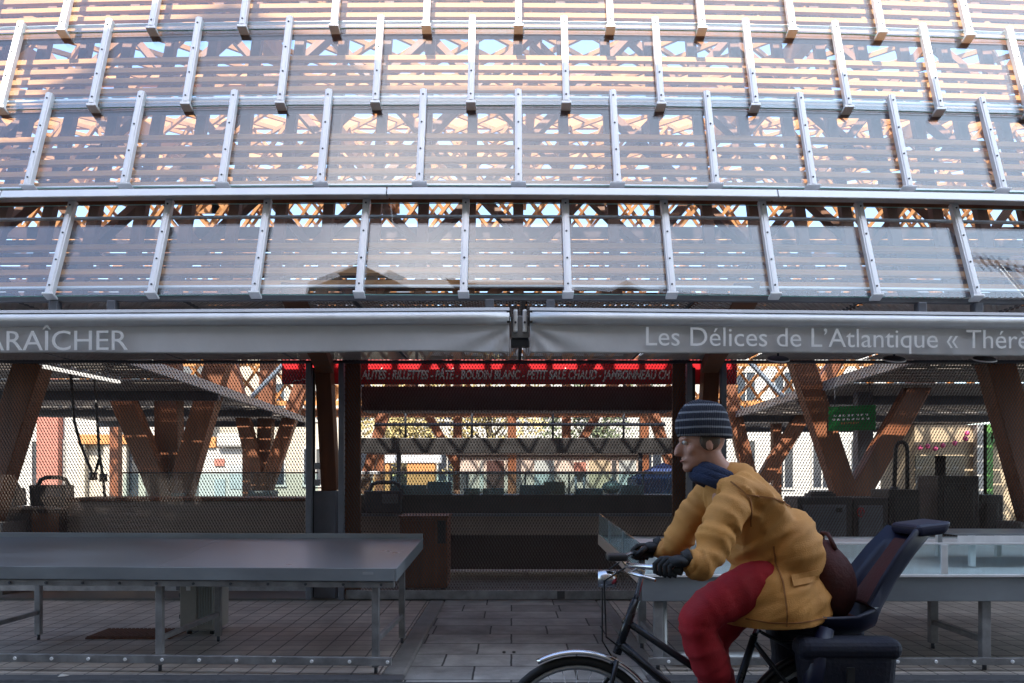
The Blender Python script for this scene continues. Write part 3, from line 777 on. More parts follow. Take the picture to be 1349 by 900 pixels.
# glass counter of the middle stall
Yc = 11.5
t = thing('display_counter', 'long dark glass display counter inside the hall behind the middle grille', 'display counter', (0.1, Yc, 0))
x0, x1 = ax(470, Yc), ax(905, Yc)
MB().box(x0, x1, Yc + .06, Yc + .9, .12, .62).build('plinth', 'dark_brown', t)
MB().box(x0, x1, Yc - .02, Yc + .9, .622, .90).build('front_panel', 'counter_front', t, bevel=.01)
MB().box(x0 - .03, x1 + .03, Yc - .16, Yc + .92, .902, .935).build('ledge', 'stainless', t, bevel=.006)
MB().box(x0, x1, Yc - .005, Yc + .85, .937, 1.20).build('body', 'charcoal', t)
MB().box(x0, x1, Yc + .02, Yc + .032, 1.21, 1.52).build('front_glass', 'dusty_glass', t)
MB().box(x0, x1, Yc + .02, Yc + .6, 1.525, 1.535).build('top_glass', 'dusty_glass', t)
MB().box(x0, x1, Yc - .0, Yc + .018, 1.50, 1.545).build('rail', 'zinc', t, bevel=.004)
for px in (470, 515, 615, 692, 750, 848, 903):
    x = ax(px, Yc); MB().box(x - .012, x + .012, Yc + .035, Yc + .06, 1.202, 1.52).build('upright', 'zinc', t)
for i, (px, w_, m_) in enumerate(((622, .22, 'plaster'), (540, .5, 'stainless'), (580, .35, 'zinc'), (650, .3, 'shutter'), (700, .35, 'stainless'), (730, .3, 'plaster'), (775, .4, 'stainless'), (830, .3, 'zinc'))):
    x = ax(px, Yc + .3); lab = {622: 'white tray in the glass counter, the brightest one', 540: 'wide steel tray in the glass counter', 580: 'dull grey tray in the glass counter, left of the white one', 650: 'pale green grey tray right of the white one', 700: 'steel tray in the middle of the glass counter', 730: 'small white tray in the glass counter under the far timber post', 775: 'steel tray in the glass counter left of the round dish', 830: 'grey tray in the glass counter beside the blue tent'}[px]
    m = MB(); zb = 1.202; hh = .09 + .05 * (i % 3)
    m.box(x - w_ / 2, x + w_ / 2, Yc + .15, Yc + .45, zb, zb + .015); m.box(x - w_ / 2, x - w_ / 2 + .015, Yc + .15, Yc + .45, zb + .015, zb + hh); m.box(x + w_ / 2 - .015, x + w_ / 2, Yc + .15, Yc + .45, zb + .015, zb + hh); m.box(x - w_ / 2 + .015, x + w_ / 2 - .015, Yc + .15, Yc + .165, zb + .015, zb + hh); m.box(x - w_ / 2 + .015, x + w_ / 2 - .015, Yc + .435, Yc + .45, zb + .015, zb + hh)
    tag(m.build('food_tray', m_, bevel=.004, origin=(x, Yc + .3, zb)), lab, 'tray', 'trays in the glass counter')
p = at(806, 646, Yc + .7); tag(MB().ell((p.x, p.y, 1.30), .15, .1, .10, 18, 10).ell((p.x, p.y, 1.42), .03, .03, .03).build('dish_cover', 'charcoal', origin=(p.x, p.y, 1.2)), 'dark rounded dish cover with a knob on the glass counter', 'dish cover')
t = thing('market_counter', 'pale closed stall block at the far end of the hall seen under the dark hood', 'market counter', (1., 23, 0))
x0, x1 = ax(606, 23.2), ax(842, 23.2)
MB().box(x0, x1, 23.2, 24.4, .002, 2.02).build('wall', 'counter_front', t, bevel=.01); MB().box(x0 - .1, x1 + .1, 23.1, 24.5, 2.022, 2.12).build('roof_board', 'dark_brown', t, bevel=.01)
for a, b, m_ in ((613, 628, 'counter_front'), (632, 637, 'plaster'), (641, 664, 'dark_brown'), (667, 695, 'counter_front'), (704, 730, 'shutter'), (776, 804, 'plaster_tan'), (806, 812, 'charcoal'), (815, 838, 'shutter')):
    MB().box(ax(a, 23.2), ax(b, 23.2), 23.16, 23.198, 1.0, 1.9).build('shutter', m_, t, bevel=.004)
# blue tent far inside
Yt = 15.5; xa, xb = ax(838, Yt), ax(925, Yt); xm = (xa + xb) / 2
t = thing('market_tent', 'blue pointed market tent standing behind the glass counter', 'tent', (xm, Yt, 0))
MB().add([(xa, Yt, 1.42), (xb, Yt, 1.42), (xb, Yt + 1.2, 1.42), (xa, Yt + 1.2, 1.42), (xm, Yt + .6, 1.74)], [(0, 1, 4), (1, 2, 4), (2, 3, 4), (3, 0, 4), (3, 2, 1, 0)]).build('tent_roof', 'blue_tarp', t)
MB().box(xa, xb, Yt, Yt + 1.2, .8, 1.418).build('skirt', 'blue_tarp', t)
for x in (xa + .04, xb - .04):
    for y in (Yt + .05, Yt + 1.15): MB().box(x - .03, x + .03, y - .03, y + .03, .002, .8).build('leg', 'zinc', t)


def scale(label, px0, px1, py0, py1, Y, mat='charcoal'):
    """counter scale with a raised tubular handle and a tilted screen"""
    a, b = at(px0, py1, Y), at(px1, py0, Y); w_ = b.x - a.x; h_ = b.z - a.z; z = a.z
    t = thing('counter_scale', label, 'scale', ((a.x + b.x) / 2, Y, z), 0, 'scales with tube handles on the stalls')
    zb = z + h_ * .68
    MB().hexa([(a.x + w_ * .08, Y, z), (b.x - w_ * .03, Y, z), (b.x - w_ * .03, Y + .3, z), (a.x + w_ * .08, Y + .3, z), (a.x, Y + .03, zb), (b.x, Y + .03, zb), (b.x, Y + .24, zb), (a.x, Y + .24, zb)]).build('housing', mat, t, bevel=.02)
    zt = b.z - .03; r = .028
    pts = [(a.x + .06, Y + .13, zb - .02), (a.x + .07, Y + .13, zt - .12), (a.x + .11, Y + .13, zt - .03), (a.x + .19, Y + .13, zt), (b.x - .14, Y + .13, zt), (b.x - .06, Y + .13, zt - .03), (b.x - .02, Y + .13, zt - .10), (b.x - .02, Y + .13, zb - .02)]
    MB().tube(pts, r, 10).build('handle', mat, t)
    MB().box(a.x + w_ * .5, b.x - w_ * .1, Y - .012, Y + .03, z + h_ * .3, z + h_ * .58).build('display', 'grey_steel', t, bevel=.004)


Yl = 10.55
t = thing('market_counter', 'low grey stall counter with a slatted front behind the left grille', 'market counter', (-4, Yl, 0))
x0, x1 = ax(88, Yl), ax(407, Yl); ztop = EYE - (656 - 625) / S * Yl
m = MB(); n = 16
for i in range(n): z = .06 + i * (ztop - .10) / n; m.box(x0, x1, Yl, Yl + .025, z, z + (ztop - .10) / n - .022)
m.box(x0 + .01, x1 - .01, Yl + .026, Yl + .8, .002, ztop - .05); m.build('slatted_front', 'counter_front', t)
MB().box(x0 - .02, x1 + .02, Yl - .03, Yl + .85, ztop - .045, ztop).build('worktop', 'cabinet_wood', t, bevel=.006)
MB().box(x0 + .5, x1, Yl + .5, Yl + .512, ztop + .003, ztop + .32).build('glass_screen', 'case_glass', t)
MB().box(x0 + .5, x1, Yl + .49, Yl + .52, ztop + .323, ztop + .345).build('screen_rail', 'dark_steel', t)
t = thing('cabinet', 'dark brown cabinet behind the left grille carrying the two scales', 'cabinet', (-6.4, 10.5, 0))
x0, x1 = ax(-30, 10.5), ax(86, 10.5); zt = EYE - (668 - 625) / S * 10.5
MB().box(x0, x1, 10.4, 10.95, .05, zt - .03).build('carcass', 'dark_brown', t, bevel=.005); MB().box(x0 - .02, x1 + .02, 10.37, 10.97, zt - .027, zt).build('top', 'counter_front', t, bevel=.005)
for i in range(3): xx = x0 + (x1 - x0) * i / 3 + .02; MB().box(xx, xx + (x1 - x0) / 3 - .04, 10.375, 10.397, .1, zt - .08).build('door', 'charcoal' if i != 2 else 'cabinet_wood', t, bevel=.004)
scale('dark scale with a tube handle on the cabinet behind the left grille, fully seen', 35, 85, 626, 667, 10.45)
scale('dark scale on the cabinet behind the left grille, cut off by the photo edge', -32, 20, 632, 667, 10.45)
scale('dim scale with a tube handle on the ledge of the glass counter', 478, 529, 633, 676.5, 11.36, 'dark_steel')
t = thing('cabinet', 'tall orange brown wooden cabinet on the floor behind the middle grille', 'cabinet', (ax(558, 10.2), 10.2, 0))
x0, x1 = ax(528, 10.2), ax(590, 10.2); zt = EYE - (679 - 625) / S * 10.2
MB().box(x0, x1, 10.1, 10.7, .06, zt - .03).build('carcass', 'cabinet_wood', t, bevel=.004); MB().box(x0 - .015, x1 + .015, 10.08, 10.72, zt - .027, zt).build('top', 'cabinet_wood', t, bevel=.004)
MB().box(x0 + .02, x1 - .14, 10.08, 10.098, .1, zt - .06).build('door', 'cabinet_wood', t, bevel=.003); MB().box(x1 - .12, x1 - .02, 10.08, 10.098, zt - .35, zt - .06).build('vent', 'black_plastic', t)
for x in (x0 + .06, x1 - .06): MB().box(x - .03, x + .03, 10.15, 10.65, .002, .06).build('foot', 'black_plastic', t)
# hanging cables over the left counter
for i, (pts, lab) in enumerate(((((98, 556), (106, 585), (118, 615), (123, 628), (127, 618), (131, 604)), 'dark power cable hanging in a hook over the left counter'), (((129, 566), (131, 600), (136, 630), (138, 655)), 'dark power cable hanging straight down to the left counter'))):
    P = [at(px, py, 10.9) for px, py in pts]; P.insert(0, Vector((P[0].x - .05, 10.9, 2.9)))
    t = thing('hanging_cable', lab, 'cable', tuple(P[-1]))
    MB().tube(P, .02, 8).build('cord', 'black_plastic', t)
    q = P[-3] if i == 0 else P[-2]; MB().cyl(q + Vector((0, 0, -.05)), q + Vector((0, 0, .06)), .05, 12).build('socket', 'black_plastic', t)

# right stall: ovens, fridge, pipe, green sign
Yo = 10.6
def oven(label, px0, px1, py0, name='oven', mat='charcoal', py1=718, doors=1, cat='oven', Y=Yo, knob=True):
    a, b = at(px0, py1, Y), at(px1, py0, Y)
    t = thing(name, label, cat, ((a.x + b.x) / 2, Y, .5))
    MB().box(a.x, b.x, Y, Y + .55, .06, b.z).build('housing', mat, t, bevel=.012)
    MB().box(a.x + .05, b.x - .05, Y + .05, Y + .5, .002, .06).build('foot', 'black_plastic', t)
    for i in range(doors):
        d = (b.x - a.x) / doors; x0 = a.x + d * i + .06
        dr = MB().box(x0, x0 + d - .14, Y - .025, Y - .003, a.z + .1, b.z - .1).build('door', 'grey_steel' if mat == 'charcoal' else mat, t, bevel=.008)
        if knob: MB().box(x0 + d - .28, x0 + d - .20, Y - .055, Y - .027, b.z - .20, b.z - .14).build('handle', 'black_plastic', dr, bevel=.006)
    return t
oven('grey steel oven with one door behind the right grille', 1051, 1122, 655)
tt = oven('grey steel cupboard with a small round red mark beside the oven', 1124, 1170, 656, name='cupboard', cat='cupboard', knob=False)
p = at(1134, 675, Yo - .03); MB().tube([p + Vector((.045 * math.cos(a * .5236), 0, .06 * math.sin(a * .5236))) for a in range(12)], .007, 6, closed=True).build('round_mark', 'red_sign', tt); MB().box(p.x - .006, p.x + .006, p.y - .004, p.y + .004, p.z - .035, p.z + .035).build('mark_stroke', 'red_sign', tt)
oven('black cupboard with a dark top standing under the gooseneck pipe', 1171, 1212, 645, name='cupboard', mat='black_plastic', cat='cupboard', knob=False)
oven('large black fridge box behind the right grille under the far shop', 1236, 1290, 627, name='fridge', mat='black_plastic', cat='fridge')
oven('squat black bin box leaning against the large black fridge', 1292, 1322, 652, name='bin_box', mat='black_plastic', cat='box', knob=False)
p0 = at(1178, 646, Yo + .25); h_ = at(1178, 592, Yo + .25).z
t = thing('gooseneck_pipe', 'black gooseneck pipe rising from the black cupboard', 'pipe', tuple(p0))
MB().tube([p0 + Vector((0, 0, .01)), Vector((p0.x + .02, p0.y, h_))] + [Vector((p0.x + .10 - .08 * math.cos(a), p0.y, h_ + .10 * math.sin(a))) for a in (.5, 1, 1.57, 2.1, 2.6)] + [Vector((p0.x + .18, p0.y, h_ - .02)), Vector((p0.x + .18, p0.y, p0.z + .01))], .028, 10).build('tube', 'black_plastic', t)
MB().cyl(p0 + Vector((0, 0, .012)), p0 + Vector((0, 0, .05)), .05, 12).build('flange', 'grey_steel', t)
p = at(1085, 655, Yo + .2); tag(MB().box(p.x - .17, p.x + .17, p.y, p.y + .25, p.z + .001, p.z + .05).box(p.x - .14, p.x + .14, p.y + .02, p.y + .2, p.z + .052, p.z + .075).build('lidded_tray', 'charcoal', bevel=.006, origin=(p.x, p.y, p.z)), 'flat dark lidded tray lying on the oven', 'tray')
# green hanging sign
Yg = 12.3; c = at(1122, 551, Yg); t = thing('hanging_sign', 'green hanging stall sign with white and yellow lines behind the right grille', 'sign', tuple(c), R(-32))
gm_ = ROOT[t.name]
def gb(x0, x1, y0, y1, z0, z1, nm, mt):
    m = MB(); m.hexa([gm_ @ Vector(q) for q in [(x0, y0, z0), (x1, y0, z0), (x1, y1, z0), (x0, y1, z0), (x0, y0, z1 ), (x1, y0, z1), (x1, y1, z1), (x0, y1, z1)]]); return m.build(nm, mt, t, bevel=.003)
gb(-.34, .34, 0, .03, -.19, .19, 'panel', 'green_sign')
for a, b, z, mt in ((-.26, .26, .03, 'sign_letter'), (-.28, .28, -.03, 'sign_letter'), (-.15, .12, -.09, 'orange_paint')):
    for k in range(8):
        xa = a + (b - a) * k / 8; gb(xa, xa + (b - a) / 8 * .6, -.006, -.002, z, z + .03, 'letter_stroke', mt)
for x in (-.25, .25): gb(x - .008, x + .008, .01, .02, .203, .55, 'hanger', 'dark_steel')

# ------------------------------------------------------------------ awnings
def awning(label, xa, xb, ya, yb, text, tx, tw, size, fold, base=.05):
    """rolled-in awning: cassette, front roll, hanging valance with writing"""
    t = thing('awning', label, 'awning', ((xa + xb) / 2, (ya + yb) / 2, 2.7), 0, 'rolled in grey awnings')
    def pt(x, off, z): u = (x - xa) / (xb - xa); return Vector((x, ya + (yb - ya) * u + off, z))
    m = MB(); n = 12; prof = []
    for i in range(11): a = R(-80 + 26 * i); prof.append((-.0 - .052 * math.cos(a) * 1.0, 2.668 + .052 * math.sin(a)))
    def sweep(prof, name, mat, parent, sm=True, x0=xa, x1=xb):
        vs_ = []; q = len(prof)
        for i in range(n + 1): vs_ += [pt(x0 + (x1 - x0) * i / n, o_, z) for o_, z in prof]
        fs = []
        for i in range(n):
            for k in range(q): fs.append((i * q + k, i * q + (k + 1) % q, i * q + q + (k + 1) % q, i * q + q + k))
        fs += [tuple(range(q))[::-1], tuple(n * q + k for k in range(q))]
        m = MB().add(vs_, fs, 0, False); return m.build(name, mat, parent)
    # rounded front bar
    fr = [( .045, 2.625), (-.02, 2.628), (-.055, 2.645), (-.066, 2.67), (-.058, 2.70), (-.035, 2.715), (.045, 2.722)]
    o = sweep(fr, 'front_bar', 'alu_white', t)
    for p in o.data.polygons: p.use_smooth = len(p.vertices) == 4
    cs = [(.05, 2.64), (.05, 2.724), (-.03, 2.726), (-.01, 2.752), (.10, 2.775), (.26, 2.775), (.26, 2.64)]
    sweep(cs, 'cassette', 'awning_cloth', t)
    # valance: cloth with soft folds and gathered corner
    nx, nz = 160, 14; vs_ = []; fs = []; r_ = random.Random(int(abs(xa * 100)) + 3)
    ph = [r_.uniform(0, 6.28) for _ in range(6)]; Lw = xb - xa; zt, zb = 2.622, 2.42
    for j in range(nz + 1):
        for i in range(nx + 1):
            x = xa + Lw * i / nx; s_ = j / nz; d = abs((x - fold[0]))
            o_ = -.012 + .006 * s_ * (math.sin(x * 3.1 + ph[0]) + .6 * math.sin(x * 7.3 + ph[1]) + .3 * math.sin(x * 15 + ph[2]))
            # rays fanning out from the gathered top corner
            an = math.atan2(s_ * .2 + 1e-4, d + .015); k = math.exp(-d / .55)
            o_ += k * .012 * math.sin(an * 11 + 1.0) * min(1, (d + s_ * .2) * 5)
            z = zt + (zb - zt) * s_ + .006 * s_ * math.sin(x * 2.2 + ph[3]) - .010 * s_ * k
            vs_.append(pt(x, o_, z))
    k0 = len(vs_); vs_ += [v + Vector((0, .003, 0)) for v in vs_]
    for j in range(nz):
        for i in range(nx):
            a = j * (nx + 1) + i; q = (a, a + 1, a + nx + 2, a + nx + 1); fs.append(q); fs.append(tuple(k0 + z for z in q[::-1]))
    for i in range(nx): a = nz * (nx + 1) + i; fs.append((a, a + 1, k0 + a + 1, k0 + a))
    for j in range(nz):
        for a in (j * (nx + 1), j * (nx + 1) + nx): fs.append((a, a + nx + 1, k0 + a + nx + 1, k0 + a))
    va = MB().add(vs_, fs, 0, True).build('valance', 'awning_cloth', t)
    rot = math.atan2(yb - ya, xb - xa); u = (tx - xa) / Lw
    text_mesh(text, size, 'letter_white', 'lettering', va, width=tw, thick=.0015, 
              place=Matrix.Translation((tx, ya + (yb - ya) * u - .034, zb + base)) @ Matrix.Rotation(rot, 4, 'Z') @ STAND)
    for x in (xa + .005, xb - .005):
        MB().hexa([pt(x - .012, -.05, 2.63), pt(x + .012, -.05, 2.63), pt(x + .012, .1, 2.63), pt(x - .012, .1, 2.63), pt(x - .012, -.05, 2.72), pt(x + .012, -.05, 2.72), pt(x + .012, .1, 2.76), pt(x - .012, .1, 2.76)]).build('end_cap', 'black_plastic', t)
    return t


YA = 5.98
awning('rolled in grey awning reading ARAÎCHER on its left end', -5.2, ax(671, YA), YA + .14, YA, 'ARAÎCHER', ax(-18, YA + .1), ax(173, YA + .1) - ax(-18, YA + .1), .215, (ax(671, YA), 0), .022)
awning('rolled in grey awning with the long writing that starts Les Délices', ax(698, YA), 5.4, YA, YA + .27, 'Les Délices de L’Atlantique « Thérè', ax(850, YA + .05), ax(1352, YA + .2) - ax(850, YA + .05), .205, (ax(698, YA), 0))
X = ax(685, YA + .1); t = thing('awning_mount', 'pale metal mount in the gap between the two awnings', 'bracket', (X, YA + .1, 2.6))
MB().box(X - .066, X + .066, YA + .04, YA + .12, 2.53, 2.70).build('plate', 'galvanised', t, bevel=.006)
for d in (-.035, .035): MB().box(X + d - .016, X + d + .016, YA + .0, YA + .036, 2.57, 2.74).build('lug', 'alu_white', t, bevel=.01); MB().cyl((X + d, YA - .01, 2.64), (X + d, YA - .002, 2.64), .009, 8).build('bolt', 'dark_steel', t)
MB().box(X - .068, X + .068, YA + .06, YA + .14, 2.47, 2.526).build('lower_plate', 'dark_steel', t, bevel=.004)
# oval spotlights hanging below the soffit
for i, px in enumerate((1025, 1178, 1297)):
    p = at(px, 473, 8.6); t = thing('spot_lamp', 'oval hanging lamp below the mesh soffit, ' + ('nearest the red sign end', 'middle one above the green sign', 'beside the leaning timber strut')[i], 'lamp', tuple(p), 0, 'oval lamps under the soffit')
    rt = Matrix.Rotation(R(20), 3, 'X')
    MB().ell(p, .115, .115, .032, 22, 8, rot=rt).build('shade', 'dark_steel', t)
    MB().tube([p + rt @ Vector((.115 * math.cos(a * .2618), .115 * math.sin(a * .2618), -.008)) for a in range(24)], .008, 6, closed=True).build('ring', 'alu', t)
    MB().cyl(p + Vector((0, 0, .03)), Vector((p.x, p.y, 2.86)), .012, 8).build('stem', 'dark_steel', t)

# ------------------------------------------------------------------ left display table (tilted stainless top)
TR = R(-2.6)
t = thing('display_table', 'empty stainless display table with a tilted top on the left tiled floor', 'display table', (-2.7, 6.6, 0), TR)
TM = ROOT[t.name]
def tl(x, y, z): return TM @ Vector((x, y, z))
def tb(mb, x0, x1, y0, y1, z0, z1, za=0., zb_=0., mi=0):   # box sheared so that z rises from za at y0 to zb_ at y1
    return mb.hexa([tl(x0, y0, z0 + za), tl(x1, y0, z0 + za), tl(x1, y1, z0 + zb_), tl(x0, y1, z0 + zb_), tl(x0, y0, z1 + za), tl(x1, y0, z1 + za), tl(x1, y1, z1 + zb_), tl(x0, y1, z1 + zb_)], mi)
L0, L1 = -2.1, 1.86; F0, F1 = -.60, .62; RS = .125
tb(MB(), L0, L1, F0 + .004, F1, .785, .80, 0, RS).build('table_top', 'stainless', t, bevel=.003)
tb(MB(), L0, L1, F0 - .012, F0 + .002, .705, .803).build('front_apron', 'stainless', t, bevel=.004)
tb(MB(), L1 + .002, L1 + .014, F0 - .01, F1 + .02, .705, .803, 0, RS).build('end_apron', 'stainless', t, bevel=.003)
tb(MB(), L0, L1 + .012, F1 + .002, F1 + .022, .72 + RS, .842 + RS).build('back_rim', 'stainless', t, bevel=.004)
tb(MB(), .05, .056, F0 + .02, F1 - .01, .801, .8025, 0, RS).build('top_seam', 'zinc', t)
m = tb(MB(), L0, L1 - .01, F0 + .01, F0 + .05, .655, .70)
for i in range(14): x = L0 + .15 + i * .285; m.cyl(tl(x, F0 + .009, .678), tl(x, F0 - .002, .678), .011, 8, mi=1)
m.build('top_rail', ['galvanised', 'dark_steel'], t, bevel=.003)
m = tb(MB(), L0, L1 - .03, F0 + .0, F0 + .04, .075, .135)
for i in range(14): x = L0 + .2 + i * .285; m.cyl(tl(x, F0 - .001, .105), tl(x, F0 - .012, .105), .014, 8, mi=1)
m.build('bottom_rail', ['galvanised', 'alu'], t, bevel=.003)
for x in (-1.62, .04, 1.70):
    for y, zt in ((F0 + .075, .70), (F1 - .07, .70 + RS * .85)):
        lg = tb(MB(), x - .026, x + .026, y - .024, y + .024, .05, zt).build('leg', 'galvanised', t, bevel=.003)
        MB().cyl(tl(x, y, .002), tl(x, y, .05), .014, 10).build('foot', 'dark_steel', lg)
    tb(MB(), x - .018, x + .018, F0 + .10, F1 - .10, .23, .268).build('stretcher', 'galvanised', t, bevel=.003)
    tb(MB(), x - .018, x + .018, F0 + .10, F1 - .10, .66, .70, .0, .10).build('top_stretcher', 'galvanised', t, bevel=.003)
m = tb(MB(), 1.62, 1.70, F0 - .0145, F0 - .0125, .755, .775); m.build('maker_plate', 'zinc', t)
# heater box and floor mat under it
Yq = 7.42; xa, xb = ax(238, Yq), ax(283, Yq)
t = thing('heater_cabinet', 'upright beige cabinet with a ribbed side under the stainless table', 'cabinet', ((xa + xb) / 2, Yq, 0))
MB().box(xa, xb, Yq, Yq + .38, .04, .64).build('housing', 'beige_enamel', t, bevel=.02)
MB().box(xa + .0, xa + (xb - xa) * .48, Yq - .02, Yq - .002, .06, .62).build('door', 'beige_enamel', t, bevel=.006)
m = MB()
for i in range(6): x = xa + (xb - xa) * (.54 + .075 * i); m.box(x, x + .012, Yq - .012, Yq - .001, .1, .6)
m.build('ribbed_panel', 'shutter', t)
for z in (.15, .35, .52): MB().box(xa - .022, xa - .002, Yq + .02, Yq + .07, z, z + .04).build('hinge', 'dark_steel', t)
MB().box(xa + .06, xa + .10, Yq - .024, Yq - .021, .42, .54).build('label_panel', 'alu_white', t)
for x in (xa + .05, xb - .05): MB().cyl((x, Yq + .08, .002), (x, Yq + .08, .04), .025, 10).build('foot', 'black_plastic', t)
m = MB(); x0, x1 = ax(128, 7.45), ax(236, 7.45)
m.box(x0, x1, 7.24, 7.66, .001, .016)
for i in range(20): x = x0 + (x1 - x0) * (i + .2) / 20; m.box(x, x + .022, 7.25, 7.65, .0165, .024)
tag(m.build('floor_mat', 'mat_brown', origin=((x0 + x1) / 2, 7.45, 0)), 'ribbed brown mat on the tiles under the stainless table', 'mat')
# pipe lying behind the left table
# ------------------------------------------------------------------ right display counter with glass sides
t = thing('glass_sided_table', 'stainless stall table with glass sides and pale bed behind the cyclist', 'display table', (3.2, 6.7, 0))
x0, x1 = ax(846, 6.05), 5.9; y0, y1 = 6.05, 8.2; xb0 = x0 - .09
ZB, ZG = .72, .965; RS = .13
def sh(x0, x1, ya, yb, z0, z1, dxa=0, dxb=0, ra=None, rb=None):
    ra = RS * (ya - y0) / (y1 - y0) if ra is None else ra; rb = RS * (yb - y0) / (y1 - y0) if rb is None else rb
    return MB().hexa([(x0 + dxa, ya, z0 + ra), (x1, ya, z0 + ra), (x1, yb, z0 + rb), (x0 + dxb, yb, z0 + rb), (x0 + dxa, ya, z1 + ra), (x1, ya, z1 + ra), (x1, yb, z1 + rb), (x0 + dxb, yb, z1 + rb)])
sh(x0 + .01, x1, y0 + .02, y1, .69, .71, 0, -.09).build('display_bed', 'alu_white', t)
sh(x0, x1, y0, y0 + .018, .535, .718, ra=0, rb=0).build('front_apron', 'stainless', t, bevel=.004)
sh(x0, x1, y0 - .02, y0 + .017, .72, .742, ra=0, rb=0).build('front_lip', 'alu_white', t, bevel=.004)
sh(x0, x1, y0 + .0, y0 + .01, .744, ZG, ra=0, rb=0).build('front_glass', 'case_glass', t)
sh(x0, x1, y0 - .004, y0 + .014, ZG + .002, ZG + .016, ra=0, rb=0).build('glass_rim', 'alu', t, bevel=.003)
MB().bar((x0 - .0, y0 + .02, .70), (xb0, y1, .70 + RS), .03, .10).build('side_apron', 'counter_front', t, bevel=.004)
d = Vector((xb0 - x0, y1 - y0, RS))
for a, b in ((.02, .36), (.37, .70), (.71, .99)):
    p, q = Vector((x0, y0 + .02, .86)) + d * a, Vector((x0, y0 + .02, .86)) + d * b; MB().bar(p, q, .01, .21).build('side_glass', 'dusty_glass', t)
for a in (0.0, .365, .705):
    p = Vector((x0 - .0, y0 + .02, 0)) + Vector((d.x, d.y, 0)) * a; z = RS * a
    MB().box(p.x - (.022 if a == 0 else .008), p.x + (.022 if a == 0 else .008), p.y - .012, p.y + .012, .75 + z, ZG + z).build('glass_post', 'charcoal' if a == 0 else 'zinc', t)
for px in (1243,): x = ax(px, y0); MB().box(x - .026, x + .026, y0 - .018, y0 - .003, .744, ZG + .001).build('glass_post', 'alu', t, bevel=.003)
sh(x0, x1, y1 + .002, y1 + .02, .66, .725, -.09, -.09).build('back_panel', 'zinc', t)
for x in (x0 + .13, ax(1298, 6.1), 5.2):
    for y, zt in ((y0 + .06, .53), (6.86, .73)):
        lg = MB().box(x - .033, x + .033, y - .03, y + .03, .05, zt).build('leg', 'galvanised', t, bevel=.003); MB().cyl((x, y, .002), (x, y, .05), .016, 10).build('foot', 'dark_steel', lg)
    MB().box(x - .02, x + .02, y0 + .095, 6.82, .21, .25).build('stretcher', 'galvanised', t, bevel=.003)
m = MB().box(x0 + .05, x1, y0 - .0, y0 + .028, .05, .105)
for i in range(16): x = x0 + .2 + i * .29; m.cyl((x, y0 - .001, .078), (x, y0 - .012, .078), .014, 8, mi=1)
m.build('bottom_rail', ['galvanised', 'alu'], t, bevel=.003)
pp = [(ax(873, 6.2), 6.22, .66), (ax(873, 6.2), 6.22, .16), (ax(873, 6.2) + .03, 6.22, .10), (ax(873, 6.2) + .10, 6.22, .075), (ax(873, 6.2) + .75, 6.22, .075)]
MB().tube(pp, .04, 12).build('drain_pipe', 'zinc', t)
# low steel riser standing in the glass-sided table
xr0, xr1 = ax(1262, 6.45), 5.5
t = thing('steel_riser', 'low stainless riser with short legs standing inside the glass sided table', 'riser', (4.6, 6.7, .75))
MB().box(xr0, xr1, 6.45, 7.05, 1.005, 1.02).build('top', 'stainless', t, bevel=.003)
MB().box(xr0 + .001, xr1 - .001, 6.448, 6.462, .925, 1.003).build('front_apron', 'alu', t, bevel=.003)
for x in (xr0 + .14, xr0 + .66, xr1 - .15):
    for y in (6.5, 7.0): MB().box(x - .022, x + .022, y - .02, y + .02, .712 + RS * (y - y0) / (y1 - y0) + .012, 1.003).build('leg', 'alu', t, bevel=.003)

# ------------------------------------------------------------------ the bicycle (seen from its left side, riding to the left)
YB = 3.5
def bx(px): return ax(px, YB)
t = bike = thing('bicycle', 'black city bicycle with silver mudguards, child seat and panniers, ridden along the street', 'bicycle', (.9, YB, 0))
WR = .35; FW = Vector((bx(760), YB, WR + .002)); RW = FW + Vector((1.09, 0, 0)); BB = FW + Vector((.62, 0, -.06))


def circle(c, r, n=40, a0=0., a1=360.): return [Vector((c.x + r * math.cos(R(a0 + (a1 - a0) * i / n)), c.y, c.z + r * math.sin(R(a0 + (a1 - a0) * i / n)))) for i in range(n + (0 if a1 - a0 >= 360 else 1))]


for c in (FW, RW):
    wh = MB().tube(circle(c, WR - .020), .020, 10, closed=True).build('wheel', 'rubber', bike)
    MB().tube(circle(c, WR - .048), .012, 8, closed=True).build('rim', 'zinc', wh)
    m = MB()
    for i in range(28):
        a = 2 * math.pi * i / 28; sd = .03 if i % 2 else -.03; b = a + (.5 if (i // 2) % 2 else -.5)
        m.tube([(c.x + .022 * math.cos(b), c.y + sd, c.z + .022 * math.sin(b)), (c.x + (WR - .055) * math.cos(a), c.y, c.z + (WR - .055) * math.sin(a))], .0016, 4)
    m.build('spokes', 'chrome', wh); MB().cyl(c + Vector((0, -.05, 0)), c + Vector((0, .05, 0)), .022, 14).build('hub', 'zinc', wh)


def guard(c, a0, a1, name):
    m = MB(); n = 26; vs_ = []
    for i in range(n + 1):
        a = R(a0 + (a1 - a0) * i / n); e = Vector((math.cos(a), 0, math.sin(a)))
        for r, y in ((WR + .012, -.028), (WR + .026, -.014), (WR + .030, 0), (WR + .026, .014), (WR + .012, .028), (WR + .010, .022), (WR + .022, 0), (WR + .010, -.022)): vs_.append(c + e * r + Vector((0, y, 0)))
    fs = [(i * 8 + k, i * 8 + (k + 1) % 8, i * 8 + 8 + (k + 1) % 8, i * 8 + 8 + k) for i in range(n) for k in range(8)] + [tuple(range(8))[::-1], tuple(n * 8 + k for k in range(8))]
    return m.add(vs_, fs, 0, True).build(name, 'chrome' if name == 'front_mudguard' else 'bike_frame', bike)


